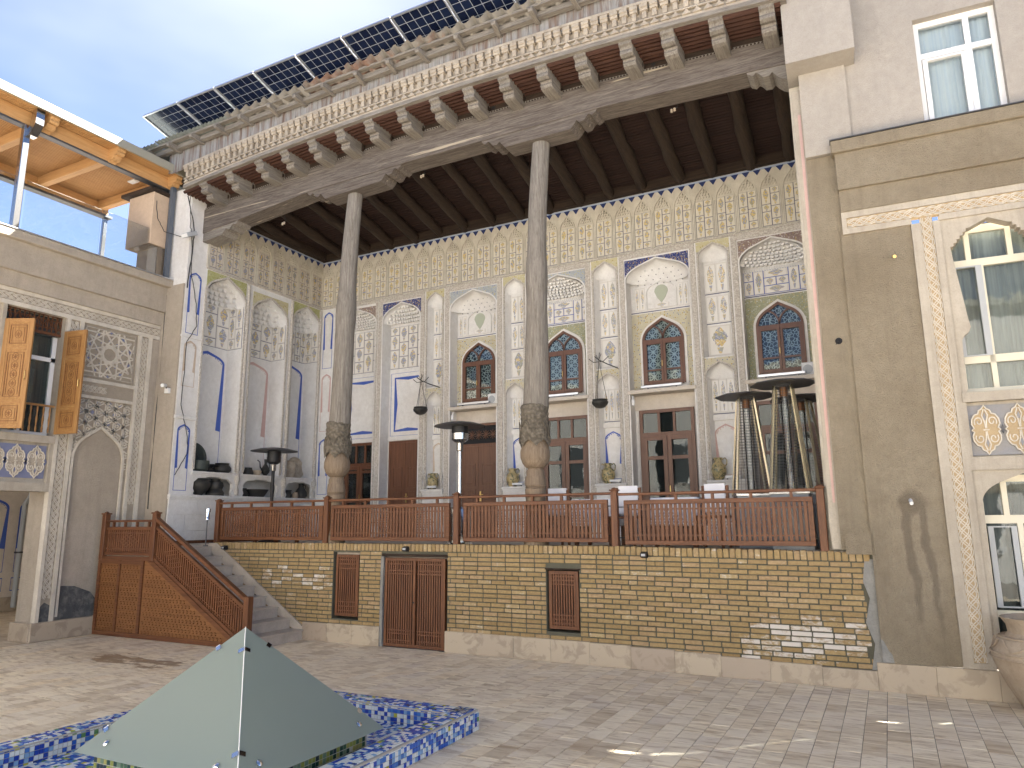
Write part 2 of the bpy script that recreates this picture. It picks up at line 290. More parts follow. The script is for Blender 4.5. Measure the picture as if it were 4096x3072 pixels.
# ---------------------------------------------------------------- mesh tools
W = {}
I4 = Matrix()
T = lambda x, y, z: Matrix.Translation((x, y, z))
def link(o, parent, M):
    COL.objects.link(o); W[o] = M
    if parent: o.parent = parent; o.matrix_basis = W[parent].inverted() @ M
    else: o.matrix_basis = M
    return o
def tag(o, label, cat, group=None, kind=None):
    o['label'] = label; o['category'] = cat
    if group: o['group'] = group
    if kind: o['kind'] = kind
    return o
def thing(name, label, cat, loc=(0, 0, 0), group=None, rz=0):
    o = bpy.data.objects.new(name, None); o.empty_display_size = .2
    link(o, None, T(*loc) @ Matrix.Rotation(rz, 4, 'Z')); return tag(o, label, cat, group)
class MB:
    def __init__(s): s.v = []; s.f = []
    def add(s, vs, fs):
        n = len(s.v); s.v += [tuple(p) for p in vs]; s.f += [tuple(i + n for i in q) for q in fs]; return s
    def box(s, x0, x1, y0, y1, z0, z1):
        return s.add([(x, y, z) for z in (z0, z1) for y in (y0, y1) for x in (x0, x1)], [(0, 2, 3, 1), (4, 5, 7, 6), (0, 1, 5, 4), (2, 6, 7, 3), (0, 4, 6, 2), (1, 3, 7, 5)])
    def cbox(s, x0, x1, y0, y1, z0, z1, c=.005):
        X, Y, Z = ((x0, x0 + c, x1 - c, x1), (y0, y0 + c, y1 - c, y1), (z0, z0 + c, z1 - c, z1)); vs = []; ix = {}
        for i in (0, 1):
            for j in (0, 1):
                for k in (0, 1):
                    for a in range(3):
                        p = [X[1 + i], Y[1 + j], Z[1 + k]]; p[a] = (X, Y, Z)[a][3 * (i, j, k)[a]]; ix[i, j, k, a] = len(vs); vs.append(p)
        fs = []
        for a in range(3):
            u, v = [(1, 2), (2, 0), (0, 1)][a]
            for t in (0, 1):
                def K(p, q, ax): e = [0, 0, 0]; e[a] = t; e[u] = p; e[v] = q; return ix[e[0], e[1], e[2], ax]
                q = [K(0, 0, a), K(1, 0, a), K(1, 1, a), K(0, 1, a)]; fs.append(q if t else q[::-1])
            for p in (0, 1):
                for q_ in (0, 1):
                    def K2(t, ax): e = [0, 0, 0]; e[a] = t; e[u] = p; e[v] = q_; return ix[e[0], e[1], e[2], ax]
                    q = [K2(0, u), K2(1, u), K2(1, v), K2(0, v)]; fs.append(q if (p ^ q_) else q[::-1])
        for i in (0, 1):
            for j in (0, 1):
                for k in (0, 1):
                    q = [ix[i, j, k, a] for a in range(3)]; fs.append(q if (i ^ j ^ k) else q[::-1])
        return s.add(vs, fs)
    def prism(s, poly, y0, y1):           # polygon in (x, z), extruded in y
        n = len(poly); vs = [(x, y0, z) for x, z in poly] + [(x, y1, z) for x, z in poly]
        ar = sum(poly[i][0] * poly[(i + 1) % n][1] - poly[(i + 1) % n][0] * poly[i][1] for i in range(n))
        fr = list(range(n)); sides = [(i, (i + 1) % n, (i + 1) % n + n, i + n) for i in range(n)]
        if ar > 0: fs = [tuple(fr), tuple(i + n for i in fr[::-1])] + [q[::-1] for q in sides]
        else: fs = [tuple(fr[::-1]), tuple(i + n for i in fr)] + sides
        return s.add(vs, fs)
    def prismx(s, poly, x0, x1):          # polygon in (y, z), extruded in x
        m = MB().prism(poly, 0, 1); return s.add([(x1 if y else x0, x, z) for x, y, z in m.v], [q[::-1] for q in m.f])
    def tube(s, pts, r, n=8, cap=True):
        pts = [Vector(p) for p in pts]; rs = r if isinstance(r, (list, tuple)) else [r] * len(pts); base = len(s.v); prev = None
        for i, p in enumerate(pts):
            d = (pts[min(i + 1, len(pts) - 1)] - pts[max(i - 1, 0)]).normalized()
            a = prev if prev is not None else (Vector((0, 0, 1)) if abs(d.z) < .9 else Vector((1, 0, 0)))
            a = (a - d * a.dot(d)).normalized(); prev = a; bb = d.cross(a)
            s.v += [tuple(p + (a * cos(2 * pi * k / n) + bb * sin(2 * pi * k / n)) * rs[i]) for k in range(n)]
        for i in range(len(pts) - 1):
            for k in range(n):
                a0 = base + i * n + k; a1 = base + i * n + (k + 1) % n; s.f.append((a0, a1, a1 + n, a0 + n))
        if cap:
            s.f.append(tuple(base + k for k in range(n))[::-1]); e = base + (len(pts) - 1) * n; s.f.append(tuple(e + k for k in range(n)))
        return s
    def lathe(s, prof, c=(0, 0, 0), n=20, cap=True, fn=None):
        base = len(s.v)
        for j, (r, z) in enumerate(prof):
            for k in range(n):
                a = 2 * pi * k / n; rr, zz = fn(r, z, a, j) if fn else (r, z); s.v.append((c[0] + rr * cos(a), c[1] + rr * sin(a), c[2] + zz))
        for j in range(len(prof) - 1):
            for k in range(n):
                a0 = base + j * n + k; a1 = base + j * n + (k + 1) % n; s.f.append((a0, a1, a1 + n, a0 + n))
        if cap:
            s.f.append(tuple(base + k for k in range(n))[::-1]); e = base + (len(prof) - 1) * n; s.f.append(tuple(e + k for k in range(n)))
        return s
    def ribbon(s, pts, w, y0, y1, closed=False):    # flat band following (x, z) points
        n = len(pts); L_, R_ = [], []
        for i in range(n):
            a = pts[(i - 1) % n] if (closed or i) else pts[0]; c = pts[(i + 1) % n] if (closed or i < n - 1) else pts[-1]
            dx, dz = c[0] - a[0], c[1] - a[1]; l = hypot(dx, dz) or 1; nx, nz = -dz / l * w / 2, dx / l * w / 2
            L_.append((pts[i][0] + nx, pts[i][1] + nz)); R_.append((pts[i][0] - nx, pts[i][1] - nz))
        b = len(s.v); ys = y0 if isinstance(y0, list) else [y0] * n
        for i in range(n): s.v += [(L_[i][0], ys[i], L_[i][1]), (R_[i][0], ys[i], R_[i][1]), (L_[i][0], y1, L_[i][1]), (R_[i][0], y1, R_[i][1])]
        for i in range(n if closed else n - 1):
            p, q = b + 4 * i, b + 4 * ((i + 1) % n); s.f += [(p, q, q + 1, p + 1)[::-1], (p, p + 2, q + 2, q)[::-1], (p + 1, q + 1, q + 3, p + 3)[::-1]]
        return s
    def mesh(s, name, m, smooth=False, c=(0, 0, 0)):
        me = bpy.data.meshes.new(name); me.from_pydata([(x - c[0], y - c[1], z - c[2]) for x, y, z in s.v], [], s.f); me.validate()
        me.materials.append(MATS[m])
        if smooth:
            me.polygons.foreach_set('use_smooth', [True] * len(me.polygons))
            me.set_sharp_from_angle(angle=radians(38))
        return me
    def build(s, name, m, parent=None, F=I4, smooth=False, kind=None):
        xs, ys, zs = zip(*s.v); c = ((min(xs) + max(xs)) / 2, (min(ys) + max(ys)) / 2, min(zs))
        o = bpy.data.objects.new(name, s.mesh(name, m, smooth, c)); link(o, parent, F @ T(*c))
        if kind: o['kind'] = kind
        return o
def inst(name, me, parent, M): return link(bpy.data.objects.new(name, me), parent, M)
def bx(name, m, parent, x0, x1, y0, y1, z0, z1, F=I4, c=0): 
    q = MB(); q.cbox(x0, x1, y0, y1, z0, z1, c) if c else q.box(x0, x1, y0, y1, z0, z1); return q.build(name, m, parent, F)
def arch(xc, a, zs, za, n=8):             # pointed arch from right spring over the apex to left spring
    t0 = radians(56); b = (za - zs) * sin(t0); R_ = [(xc + a * cos(t0 * i / n), zs + b * sin(t0 * i / n)) for i in range(n + 1)]
    m = ((R_[-1][0] + xc) / 2, (R_[-1][1] + za) / 2); L_ = [(2 * xc - x, z) for x, z in R_ + [m]]
    return R_ + [m, (xc, za)] + L_[::-1]
def arch_w(a, zs, za, z):                 # half width of that arch at height z
    t0 = radians(56); b = (za - zs) * sin(t0); h = z - zs
    if h <= 0: return a
    if h < b * sin(t0): return a * sqrt(max(0, 1 - (h / b) ** 2))
    return max(0, a * cos(t0) * (za - z) / (za - zs - b * sin(t0)))
def plate_open(mb, x0, x1, z0, z1, xc, a, zs, za, y0, y1):   # wall plate with an arched opening that reaches its foot
    return mb.prism([(x0, z0), (x0, z1), (x1, z1), (x1, z0), (xc + a, z0)] + arch(xc, a, zs, za) + [(xc - a, z0)], y0, y1)
def spandrels(mb, x0, x1, z1, xc, a, zs, za, y0, y1):
    A = arch(xc, a, zs, za); k = len(A) // 2
    mb.prism([(x1, zs), (x1, z1), (xc, z1)] + A[k::-1], y0, y1); return mb.prism([(xc, z1), (x0, z1), (x0, zs)] + A[:k - 1:-1], y0, y1)
# ================================================================ ground and paving
g = MB().add([(-150, -150, -.03), (150, -150, -.03), (150, 300, -.03), (-150, 300, -.03)], [(0, 1, 2, 3)]).build('ground', 'ground_bed'); g['kind'] = 'structure'
PV = MB().box(-13.98, 9, -6.8, 10.44, -.026, -.006).build('pavement', 'ground_bed'); PV['kind'] = 'structure'
def in_pool(x, y): return -7.2 < x < -3.93 and 2.7 < y < 6.82
tiles = []
tw = .205; i = 0; x = -13.95
while x < 8.9:
    y = -1.5 + (i % 2) * .17 + random.uniform(-.05, .05)
    while y < 10.40:
        ln = random.choice((.30, .38, .38, .40, .45)); y1 = min(y + ln, 10.43)
        if y1 - y > .06:
            xa, xb = x, x + tw
            if not (in_pool(xa + .02, y + .05) and in_pool(xb - .02, y1 - .05)):
                tiles.append((xa, xb, y, y1))
        y += ln
    x += tw; i += 1
def seen(xa, xb, ya, yb):
    v = Vector(((xa + xb) / 2, (ya + yb) / 2, 0)) - Vector((0, 0, CAM_H)); z = v.dot(fw)
    if z < .3: return 0
    px, py = v.dot(r2) / z * FPX, v.dot(u2) / z * FPX
    if abs(px) > .52 or abs(py) > .39: return 0
    if -8.5 < xa < -4.2 and ya < 6.8 and px < .0: return 0
    return 1 / z / z
tiles.sort(key=lambda t: -seen(*t))
mm = {}; rest = MB()
for k, (xa, xb, ya, yb) in enumerate(tiles):
    w_, l_ = round(xb - xa - .006, 3), round((yb - ya - .006) * 50) / 50
    l_ = min(l_, yb - ya - .004); dz = random.uniform(-.0015, .0015)
    if k < 300:
        key = (w_, round(l_, 3))
        if key not in mm: mm[key] = MB().cbox(-w_ / 2, w_ / 2, -l_ / 2, l_ / 2, -.02, 0, .002).mesh('paving_tile', 'paving')
        inst('paving_tile', mm[key], PV, T((xa + xb) / 2, (ya + yb) / 2, dz))
    else: rest.box(xa + .003, xb - .003, ya + .002, yb - .002, -.02, dz)
rest.build('paving_tiles', 'paving', PV, kind='stuff')
# ================================================================ mosaic pool and glass pyramid
pool = thing('mosaic_pool', 'low square pool with blue and white mosaic rim set in the stone paving', 'pool', (-5.56, 4.8, 0))
PX0, PX1, PY0, PY1, RW, RH = -7.2, -3.93, 2.7, 6.82, .27, .2
core = MB().box(PX0 + .006, PX0 + RW - .006, PY0 + .006, PY1 - .006, -.02, RH - .006).box(PX1 - RW + .006, PX1 - .006, PY0 + .006, PY1 - .006, -.02, RH - .006)
core.box(PX0 + RW, PX1 - RW, PY1 - RW + .006, PY1 - .006, -.02, RH - .007).box(PX0 + RW, PX1 - RW, PY0 + .006, PY0 + RW - .006, -.02, RH - .007)
core.build('rim_core', 'grout', pool); MB().box(PX0 + RW, PX1 - RW, PY0 + RW, PY1 - RW, -.025, .02).build('basin_floor', 'grout', pool)
p_ = .042; tl = MB().box(-p_ / 2 + .003, p_ / 2 - .003, -p_ / 2 + .003, p_ / 2 - .003, -.008, 0).mesh('mosaic_tile', 'mosaic_blue')
mt = []
def mgrid(o, du, dv, nu, nv, nrm):
    o, du, dv, nrm = Vector(o), Vector(du), Vector(dv), Vector(nrm)
    for a in range(int(nu)):
        for b_ in range(int(nv)):
            if random.random() < .015: continue
            mt.append((o + du * (a + .5) * p_ + dv * (b_ + .5) * p_, du, dv, nrm))
LX, LY = PX1 - PX0, PY1 - PY0
def strip(o, du, length, inward):   # top, inner, outer faces of one rim side
    up_ = (0, 0, 1); iv = Vector(inward)
    mgrid(Vector(o) + Vector((0, 0, RH)) + iv * .03, du, inward, length / p_, 5, up_)
    mgrid(Vector(o) + iv * RW, du, (0, 0, 1), length / p_, 4, inward)
    mgrid(Vector(o), du, (0, 0, 1), length / p_, 4, tuple(-iv))
    c45 = (iv * .7 + Vector((0, 0, .7)))
    mgrid(Vector(o) + iv * (RW - .033) + Vector((0, 0, RH)), du, tuple((iv * .75 - Vector((0, 0, .66)))), length / p_, 1, tuple((iv * .66 + Vector((0, 0, .75)))))
    mgrid(Vector(o) + Vector((0, 0, RH - .033)), du, tuple((iv * .75 + Vector((0, 0, .66)))), length / p_, 1, tuple((-iv * .66 + Vector((0, 0, .75)))))
strip((PX1, PY0, 0), (0, 1, 0), LY, (-1, 0, 0)); strip((PX0, PY1, 0), (1, 0, 0), LX, (0, -1, 0)); strip((PX0, PY0, 0), (0, 1, 0), LY, (1, 0, 0))
mgrid((PX0 + RW, PY0 + RW, .022), (1, 0, 0), (0, 1, 0), (LX - 2 * RW) / p_, (LY - 2 * RW) / p_, (0, 0, 1))
def mM(t):
    c, du, dv, nrm = t; X = du.normalized(); Z = nrm.normalized(); Y = Z.cross(X); M = Matrix((X, Y, Z)).transposed().to_4x4(); M.translation = c + Z * .003; return M
def sz(c):
    v = c - Vector((0, 0, CAM_H)); z = v.dot(fw); px, py = v.dot(r2) / z * FPX, v.dot(u2) / z * FPX
    hid = abs(px) > .5 or abs(py) > .375 or z < .5
    return 0 if hid else 1 / z
def facing(t): return (Vector((0, 0, CAM_H)) - t[0]).dot(t[3]) > 0
mt.sort(key=lambda t: -(sz(t[0]) if facing(t) else 0))
def mos_stuff(lst, name, m, parent):
    q = MB(); h = p_ / 2 - .003
    for t in lst:
        M = mM(t); q.add([M @ Vector(v) for v in ((-h, -h, 0), (h, -h, 0), (h, h, 0), (-h, h, 0), (-h, -h, -.008), (h, -h, -.008), (h, h, -.008), (-h, h, -.008))], [(0, 1, 2, 3), (0, 4, 5, 1), (1, 5, 6, 2), (2, 6, 7, 3), (3, 7, 4, 0)])
    q.build(name, m, parent, kind='stuff')
for t in mt[:300]: inst('mosaic_tile', tl, pool, mM(t))
mos_stuff(mt[300:], 'mosaic_tiles', 'mosaic_blue', pool)
# pyramid
QX0, QX1, QY0, QY1, QZ, AP = -6.07, -4.21, 3.93, 5.6, .28, Vector((-5.14, 4.79, 1.195))
pyr = thing('glass_pyramid', 'frosted green glass pyramid skylight with chrome clips standing in the pool', 'skylight', (-5.14, 4.77, 0))
ins = .11
plm = MB().box(QX0 + ins, QX1 - ins, QY0 + ins, QY1 - ins, 0, QZ - .02); plm.build('plinth', 'grout', pyr)
mt = []; 
mgrid((QX0 + ins, QY0 + ins, .02), (1, 0, 0), (0, 0, 1), (QX1 - QX0 - 2 * ins) / p_, 5.6, (0, -1, 0)); mgrid((QX1 - ins, QY0 + ins, .02), (0, 1, 0), (0, 0, 1), (QY1 - QY0 - 2 * ins) / p_, 5.6, (1, 0, 0))
gt = MB().box(-p_ / 2 + .003, p_ / 2 - .003, -p_ / 2 + .003, p_ / 2 - .003, -.008, 0).mesh('mosaic_tile', 'mosaic_green')
mt.sort(key=lambda t: -t[0].y)
for t in mt[:300]: inst('mosaic_tile', gt, pyr, mM(t))
if mt[300:]: mos_stuff(mt[300:], 'mosaic_tiles', 'mosaic_green', pyr)
cs = [Vector((QX0, QY0, QZ)), Vector((QX1, QY0, QZ)), Vector((QX1, QY1, QZ)), Vector((QX0, QY1, QZ))]
for i in range(4):
    a, b_, c = cs[i], cs[(i + 1) % 4], AP; n_ = (b_ - a).cross(c - a).normalized(); ct = (a + b_ + c) / 3
    P = [p + (ct - p).normalized() * .006 for p in (a, b_, c)]; P2 = [p - n_ * .01 for p in P]
    pane = MB().add(P + P2, [(0, 1, 2), (5, 4, 3), (0, 3, 4, 1), (1, 4, 5, 2), (2, 5, 3, 0)]).build('pane', 'frosted_glass', pyr)
    if i in (0, 1):
        for f_ in (.16, .84):
            p = a.lerp(b_, f_) + (c - a.lerp(b_, .5)).normalized() * .11
            q = Vector((0, 0, 1)).rotation_difference(n_).to_matrix().to_4x4(); M = T(*(p + n_ * .002)) @ q
            bt = MB().lathe([(.026, 0), (.026, .008), (.016, .016), (.004, .018)], n=16); o = bt.build('button', 'chrome', pane, smooth=True)
            W[o] = M; o.matrix_basis = W[pane].inverted() @ M
    e = c - a                                      # clips along the edge a-apex
    n0 = (cs[i] - cs[(i - 1) % 4]).cross(c - cs[(i - 1) % 4]).normalized()
    for f_ in (.18, .83):
        p = a + e * f_; d = e.normalized(); q = MB()
        for nn in (n_, n0):
            sd_ = d.cross(nn) * (-1 if nn is n_ else 1); sd_ = sd_.normalized()
            if nn is n_ and sd_.dot((b_ - a)) < 0: sd_ = -sd_
            if nn is n0 and sd_.dot(cs[(i - 1) % 4] - a) < 0: sd_ = -sd_
            b0 = p + nn * .004; u_ = [b0 - d * .02, b0 + d * .02, b0 + d * .02 + sd_ * .05, b0 - d * .02 + sd_ * .05]
            q.add(u_ + [v + nn * .007 for v in u_], [(0, 1, 2, 3), (7, 6, 5, 4), (0, 4, 5, 1), (1, 5, 6, 2), (2, 6, 7, 3), (3, 7, 4, 0)])
        q.build('clip', 'chrome', pyr)
    if i == 1: MB().tube([a + (n_ + n0).normalized() * .001, c], .004, 5).build('silicone_seam', 'upvc_white', pyr)
# ================================================================ terrace wall
TY = 10.42; TZ = 1.71
tw_ = thing('brick_terrace_wall', 'yellow brick terrace wall with white salt stains and pale stone plinth under the balustrade', 'wall', (-5, TY, 0))
def topz(x): return 1.715 - .05 * max(0, (x + 4) / 4)
OPEN = [(-9.07, -8.47, .40, 1.56), (-7.97, -6.62, 0, 1.55), (-4.81, -4.26, .43, 1.37)]
cr = MB()
zs_ = [(-12.2, OPEN[0][0])] + [(OPEN[i][1], OPEN[i + 1][0]) for i in range(2)] + [(OPEN[2][1], .12)]
for a, b_ in zs_: cr.box(a, b_, TY + .012, TY + .4, 0, 1.655)
for a, b_, c, d in OPEN:
    cr.box(a, b_, TY + .012, TY + .4, d, 1.656)
    if c > 0: cr.box(a, b_, TY + .012, TY + .4, 0, c)
    cr.box(a, b_, TY + .3, TY + .39, c, d)
cr.build('mortar_core', 'mortar', tw_)
bricks = []; ch = .0705; z = 1.585
row = 0
while z > .2:
    x = -12.25 + (row % 2) * .131 + random.uniform(-.02, .02)
    while x < .02:
        ln = .131 if random.random() < .06 else .258; xe = x + ln; z1 = z - .05 * max(0, (x + 4) / 4) * (z / 1.6)
        endx = -.33 + .035 * sin(z * 9) + .03 * sin(z * 23)
        xe2 = min(xe, endx); segs = [(x, xe2)]
        for a, b_, c, d in OPEN:
            ns = []
            for (p, q) in segs:
                if z1 > c - .01 and z1 - ch < d + .01 and q > a and p < b_:
                    if p < a - .03: ns.append((p, a))
                    if q > b_ + .03: ns.append((b_, q))
                else: ns.append((p, q))
            segs = ns
        for p, q in segs:
            if q - p > .04: bricks.append((p, q, z1 - ch, z1))
        x = xe
    z -= ch; row += 1
bricks.sort(key=lambda q: q[0] ** 2 + TY ** 2 + (2.1 - q[2]) ** 2)
mm = {}; rest = MB()
for k, (p, q, z0, z1) in enumerate(bricks):
    l_ = round((q - p - .016) * 100) / 100; dy = random.uniform(-.004, .004)
    if k < 300:
        if l_ not in mm: mm[l_] = MB().cbox(-l_ / 2, l_ / 2, 0, .06, 0, ch - .016, .006).mesh('brick', 'brick')
        inst('brick', mm[l_], tw_, T((p + q) / 2, TY + dy, z0 + .008 + random.uniform(-.002, .002)) @ Matrix.Rotation(random.uniform(-.006, .006), 4, 'Y'))
    else: rest.cbox(p + .008, q - .008, TY + dy, TY + .06, z0 + .008, z1 - .008, .006)
rest.build('bricks', 'brick', tw_, kind='stuff')
sm = [MB().cbox(-.036, .036, 0, .25, 0, .118 + k * .004, .009).mesh('soldier_brick', 'brick') for k in range(3)]
x = -12.2
while x < -.3:
    inst('soldier_brick', random.choice(sm), tw_, T(x + .041, TY - .006 + random.uniform(-.006, .006), topz(x) - .122) @ Matrix.Rotation(random.uniform(-.02, .02), 4, 'Y')); x += .0835
def plz(x): return .30 + .03 * cos((x + 6) / 3) - .07 * max(0, (x + 4) / 4)
for a, b_ in ((-9.72, -7.98), (-6.64, 1.6)):
    n = max(1, round((b_ - a) / .62)); 
    for k in range(n):
        x0, x1 = a + (b_ - a) * k / n, a + (b_ - a) * (k + 1) / n
        z = min(plz((x0 + x1) / 2), .34 if x1 < -.3 else .335); ex = .0 if x1 < .1 else .012
        MB().cbox(x0 + .0005, x1 - .0005, TY - .035 + random.uniform(-.002, .002), TY + .02, 0, z if x1 < -.1 else .338, .004).build('plinth_slab', 'travertine', tw_)
MB().prism([(-.36, .24), (-.30, .55), (-.38, .8), (-.31, 1.1), (-.37, 1.3), (-.33, 1.58), (.16, 1.58), (.16, .24)], TY - .009, TY + .03).build('cement_patch', 'cement', tw_)
fl = MB().box(-13.3, -.2, TY + .1, 15, 1.45, 1.675).build('terrace_floor', 'step_stone'); fl['kind'] = 'structure'
def slat_panel(parent, x0, x1, z0, z1, y, nsl, mw='rail_wood_z', fr=.035, name='slat', rows=(.14, .86), back=True):
    # turned wooden slats tied by two rows of cross bars
    w_ = (x1 - x0) / nsl * .64; sl = MB().cbox(-w_ / 2, w_ / 2, -.011, .011, 0, z1 - z0, .003).mesh(name, mw)
    for k in range(nsl):
        inst(name, sl, parent, T(x0 + (k + .5) * (x1 - x0) / nsl, y, z0))
    for f_ in rows:
        z = z0 + (z1 - z0) * f_; MB().box(x0, x1, y - .007, y + .007, z - .011, z + .011).build('cross_bar', 'rail_wood_x', parent)
def grille(name, x0, x1, z0, z1, leaves, y):
    fr = MB(); t = .05; fr.box(x0, x1, y, y + .05, z1 - t, z1).box(x0, x1, y, y + .05, z0, z0 + t)
    d = MB(); lw = (x1 - x0) / leaves
    for k in range(leaves + 1): fr.box(x0 + k * lw - (t / 2 if 0 < k < leaves else 0) - (t if k == leaves else 0), x0 + k * lw + (t / 2 if 0 < k < leaves else 0) + (t if k == 0 else 0), y - .002, y + .05, z0 + t, z1 - t)
    o = fr.build(name, 'rail_wood_z', tw_)
    for k in range(leaves): slat_panel(o, x0 + k * lw + t, x0 + (k + 1) * lw - t, z0 + t, z1 - t, y + .025, 9 if leaves == 1 else 11, rows=(.045, .12, .2, .8, .88, .955) if leaves == 1 else (.04, .12, .16, .84, .88, .96))
    bx('shade_sheet', 'room_dark', o, x0 + .005, x1 - .005, y + .11, y + .13, z0 + .005, z1 - .005)  # black sheet paints the shade behind the slats
    if leaves == 2: MB().lathe([(.012, 0), (.016, .012), (.0, .022)], n=10).build('knob', 'black_metal', o, T((x0 + x1) / 2, y - .004, (z0 + z1) / 2) @ Matrix.Rotation(pi / 2, 4, 'X'))
    return o
grille('grille_window', -9.03, -8.51, .45, 1.52, 1, TY + .04); grille('cellar_door', -7.92, -6.68, .01, 1.48, 2, TY + .03); grille('grille_window', -4.78, -4.29, .47, 1.33, 1, TY + .04)
MB().box(-7.97, -6.62, TY + .0, TY + .06, 1.5, 1.545).build('lintel', 'dark_wood_x', tw_); MB().box(-4.83, -4.24, TY, TY + .06, 1.35, 1.372).build('lintel', 'dark_wood_x', tw_)
MB().prism([(-7.99, 0), (-7.99, 1.5), (-7.93, 1.5), (-7.945, .8), (-7.93, 0)], TY - .006, TY + .05).build('cement_jamb', 'cement', tw_)
for x, z, lb in ((-7.43, 1.64, 'small black spotlight on the brick wall above the cellar doors'), (-3.21, 1.60, 'small black spotlight on the brick wall under the wide right railing panel'), (-11.83, 1.62, 'small black spotlight on the brick wall beside the stair top')):
    t = thing('wall_spotlight', lb, 'lamp', (x, TY - .01, z), 'spotlights on the brick wall')
    MB().prismx([(0, 0), (-.02, .04), (-.09, .02), (-.10, -.03), (-.02, -.05), (0, -.03)], -.045, .045).build('housing', 'black_metal', t, T(x, TY - .01, z)); MB().box(-.03, .03, -.096, -.088, -.02, .012).build('lens', 'grey_plastic', t, T(x, TY - .012, z))
# ================================================================ balustrade
bal = thing('terrace_balustrade', 'reddish brown wooden lattice balustrade along the terrace edge', 'balustrade', (-6.5, 10.5, 1.69))
PXS = [-12.22, -9.335, -6.485, -3.68, -.79]; BY = 10.5
for x in PXS:
    zt = 2.57 - .05 * max(0, (x + 4) / 4); po = MB().cbox(x - .05, x + .05, BY - .05, BY + .05, 1.66, zt - .035, .008).build('post', 'rail_wood_z', bal)
    MB().cbox(x - .065, x + .065, BY - .065, BY + .065, zt - .034, zt - .012, .006).build('post_cap', 'rail_wood_x', po); MB().lathe([(.05, 0), (.045, .015), (.01, .03)], (x, BY, zt - .012), 8).build('post_finial', 'rail_wood_x', po)
def diamond(mb, xc, zc, dx, dz, y):
    for j in range(-4, 5):
        for i in range(-(4 - abs(j)), 5 - abs(j), 1):
            if (i + j) % 2 == 0: mb.box(xc + (i - .5) * dx, xc + (i + .5) * dx, y - .008, y + .008, zc + j * dz - .010, zc + j * dz + .010)
for k in range(4):
    a, b_ = PXS[k] + (.1, .12, .14, .15)[k], PXS[k + 1] - (.08, .14, .11, .10)[k]; s_ = (0, .0, 0, -.03)[k]; z0, z1 = 1.765 + s_, 2.405 + s_ * .6
    fr = MB(); t = .064
    fr.cbox(a, b_, BY - .03, BY + .03, z1 - t, z1, .005).cbox(a, b_, BY - .03, BY + .03, z0, z0 + t, .005).cbox(a, a + t, BY - .029, BY + .029, z0 + t, z1 - t, .004).cbox(b_ - t, b_, BY - .029, BY + .029, z0 + t, z1 - t, .004)
    pn = fr.build('railing_panel', 'rail_wood_x', bal); n = 37
    slat_panel(pn, a + t, b_ - t, z0 + t, z1 - t, BY, n)
    dm = MB(); dx = (b_ - a - 2 * t) / n
    for f_ in (8, 18, 28): dm = MB(); diamond(dm, a + t + (f_ + .5) * dx, (z0 + z1) / 2, dx, .043, BY); dm.build('diamond_lattice', 'rail_wood_x', pn, kind='stuff')
    tr = MB().cbox(PXS[k] + .05, PXS[k + 1] - .05, BY - .03, BY + .03, 2.475 + s_ * .6, 2.515 + s_ * .6, .008).build('top_rail', 'rail_wood_x', bal)
    for i in range(5): x = a + (b_ - a) * (i + .5) / 5; MB().box(x - .02, x + .02, BY - .02, BY + .02, z1, 2.475 + s_ * .6).build('spacer', 'rail_wood_z', tr)
    for zz in (z0 + .1, z1 - .1): MB().tube([(PXS[k], BY, zz), (a + .01, BY, zz)], .007, 6).build('iron_pin', 'black_metal', pn); MB().tube([(b_ - .01, BY, zz), (PXS[k + 1], BY, zz)], .007, 6).build('iron_pin', 'black_metal', pn)
# ================================================================ stairs
st = thing('stone_staircase', 'pale stone staircase rising along the brick wall behind the wooden stair railing', 'stairs', (-11, 9.8, 0))
for k in range(9):
    x1 = -9.68 - .315 * k; z1 = .182 * (k + 1)
    if k == 8: x0 = -13.95
    else: x0 = x1 - .34
    s_ = MB().box(x0 - (.0 if k == 8 else .02), x1 - .03, 9.22, TY - .03, z1 - .182 if k else 0, z1 - .03).build('step', 'step_stone', st)
    MB().cbox(x0 - (0 if k == 8 else .02), x1, 9.2, TY - .025, z1 - .03, z1, .006).build('tread', 'step_stone', s_)
MB().prism([(-9.35, 0), (-9.68, .02), (-12.3, 1.55), (-12.3, 1.70), (-12.1, 1.70)], TY - .035, TY - .002).build('wall_stringer', 'step_stone', st)
MB().box(-13.95, -12.3, TY - .03, 10.6, 0, 1.63).build('landing', 'step_stone', st)
sr = thing('stair_railing', 'carved brown wooden stair railing and panelled stair side beside the pool', 'balustrade', (-11.8, 9.18, 0))
SY = 9.18
def sz_(x): return 1.42 if x < -12.4 else 1.42 - (x + 12.42) * .56
body = MB().prism([(-13.93, 0.03), (-13.93, 1.42), (-12.42, 1.42), (-9.98, .03)], SY, SY + .02).build('side_board', 'carved_wood', sr)
# frame members of the panelled side
def bar(mb, p, q, t, y0, y1): return mb.ribbon([p, q], t, y0, y1)
f_ = MB(); bar(f_, (-13.93, 1.445), (-12.42, 1.445), .075, SY - .035, SY + .05); bar(f_, (-12.45, 1.43), (-9.96, .035), .085, SY - .036, SY + .05)
bar(f_, (-13.93, .045), (-9.95, .045), .08, SY - .03, SY + .02); bar(f_, (-13.9, 0.08), (-13.9, 1.41), .07, SY - .032, SY + .02); bar(f_, (-12.62, .08), (-12.62, 1.41), .07, SY - .028, SY + .02); bar(f_, (-13.3, .08), (-13.3, 1.41), .06, SY - .026, SY + .02)
bar(f_, (-13.9, 1.37), (-12.6, 1.37), .06, SY - .029, SY + .02)
f_.build('side_frame', 'rail_wood_x', sr)
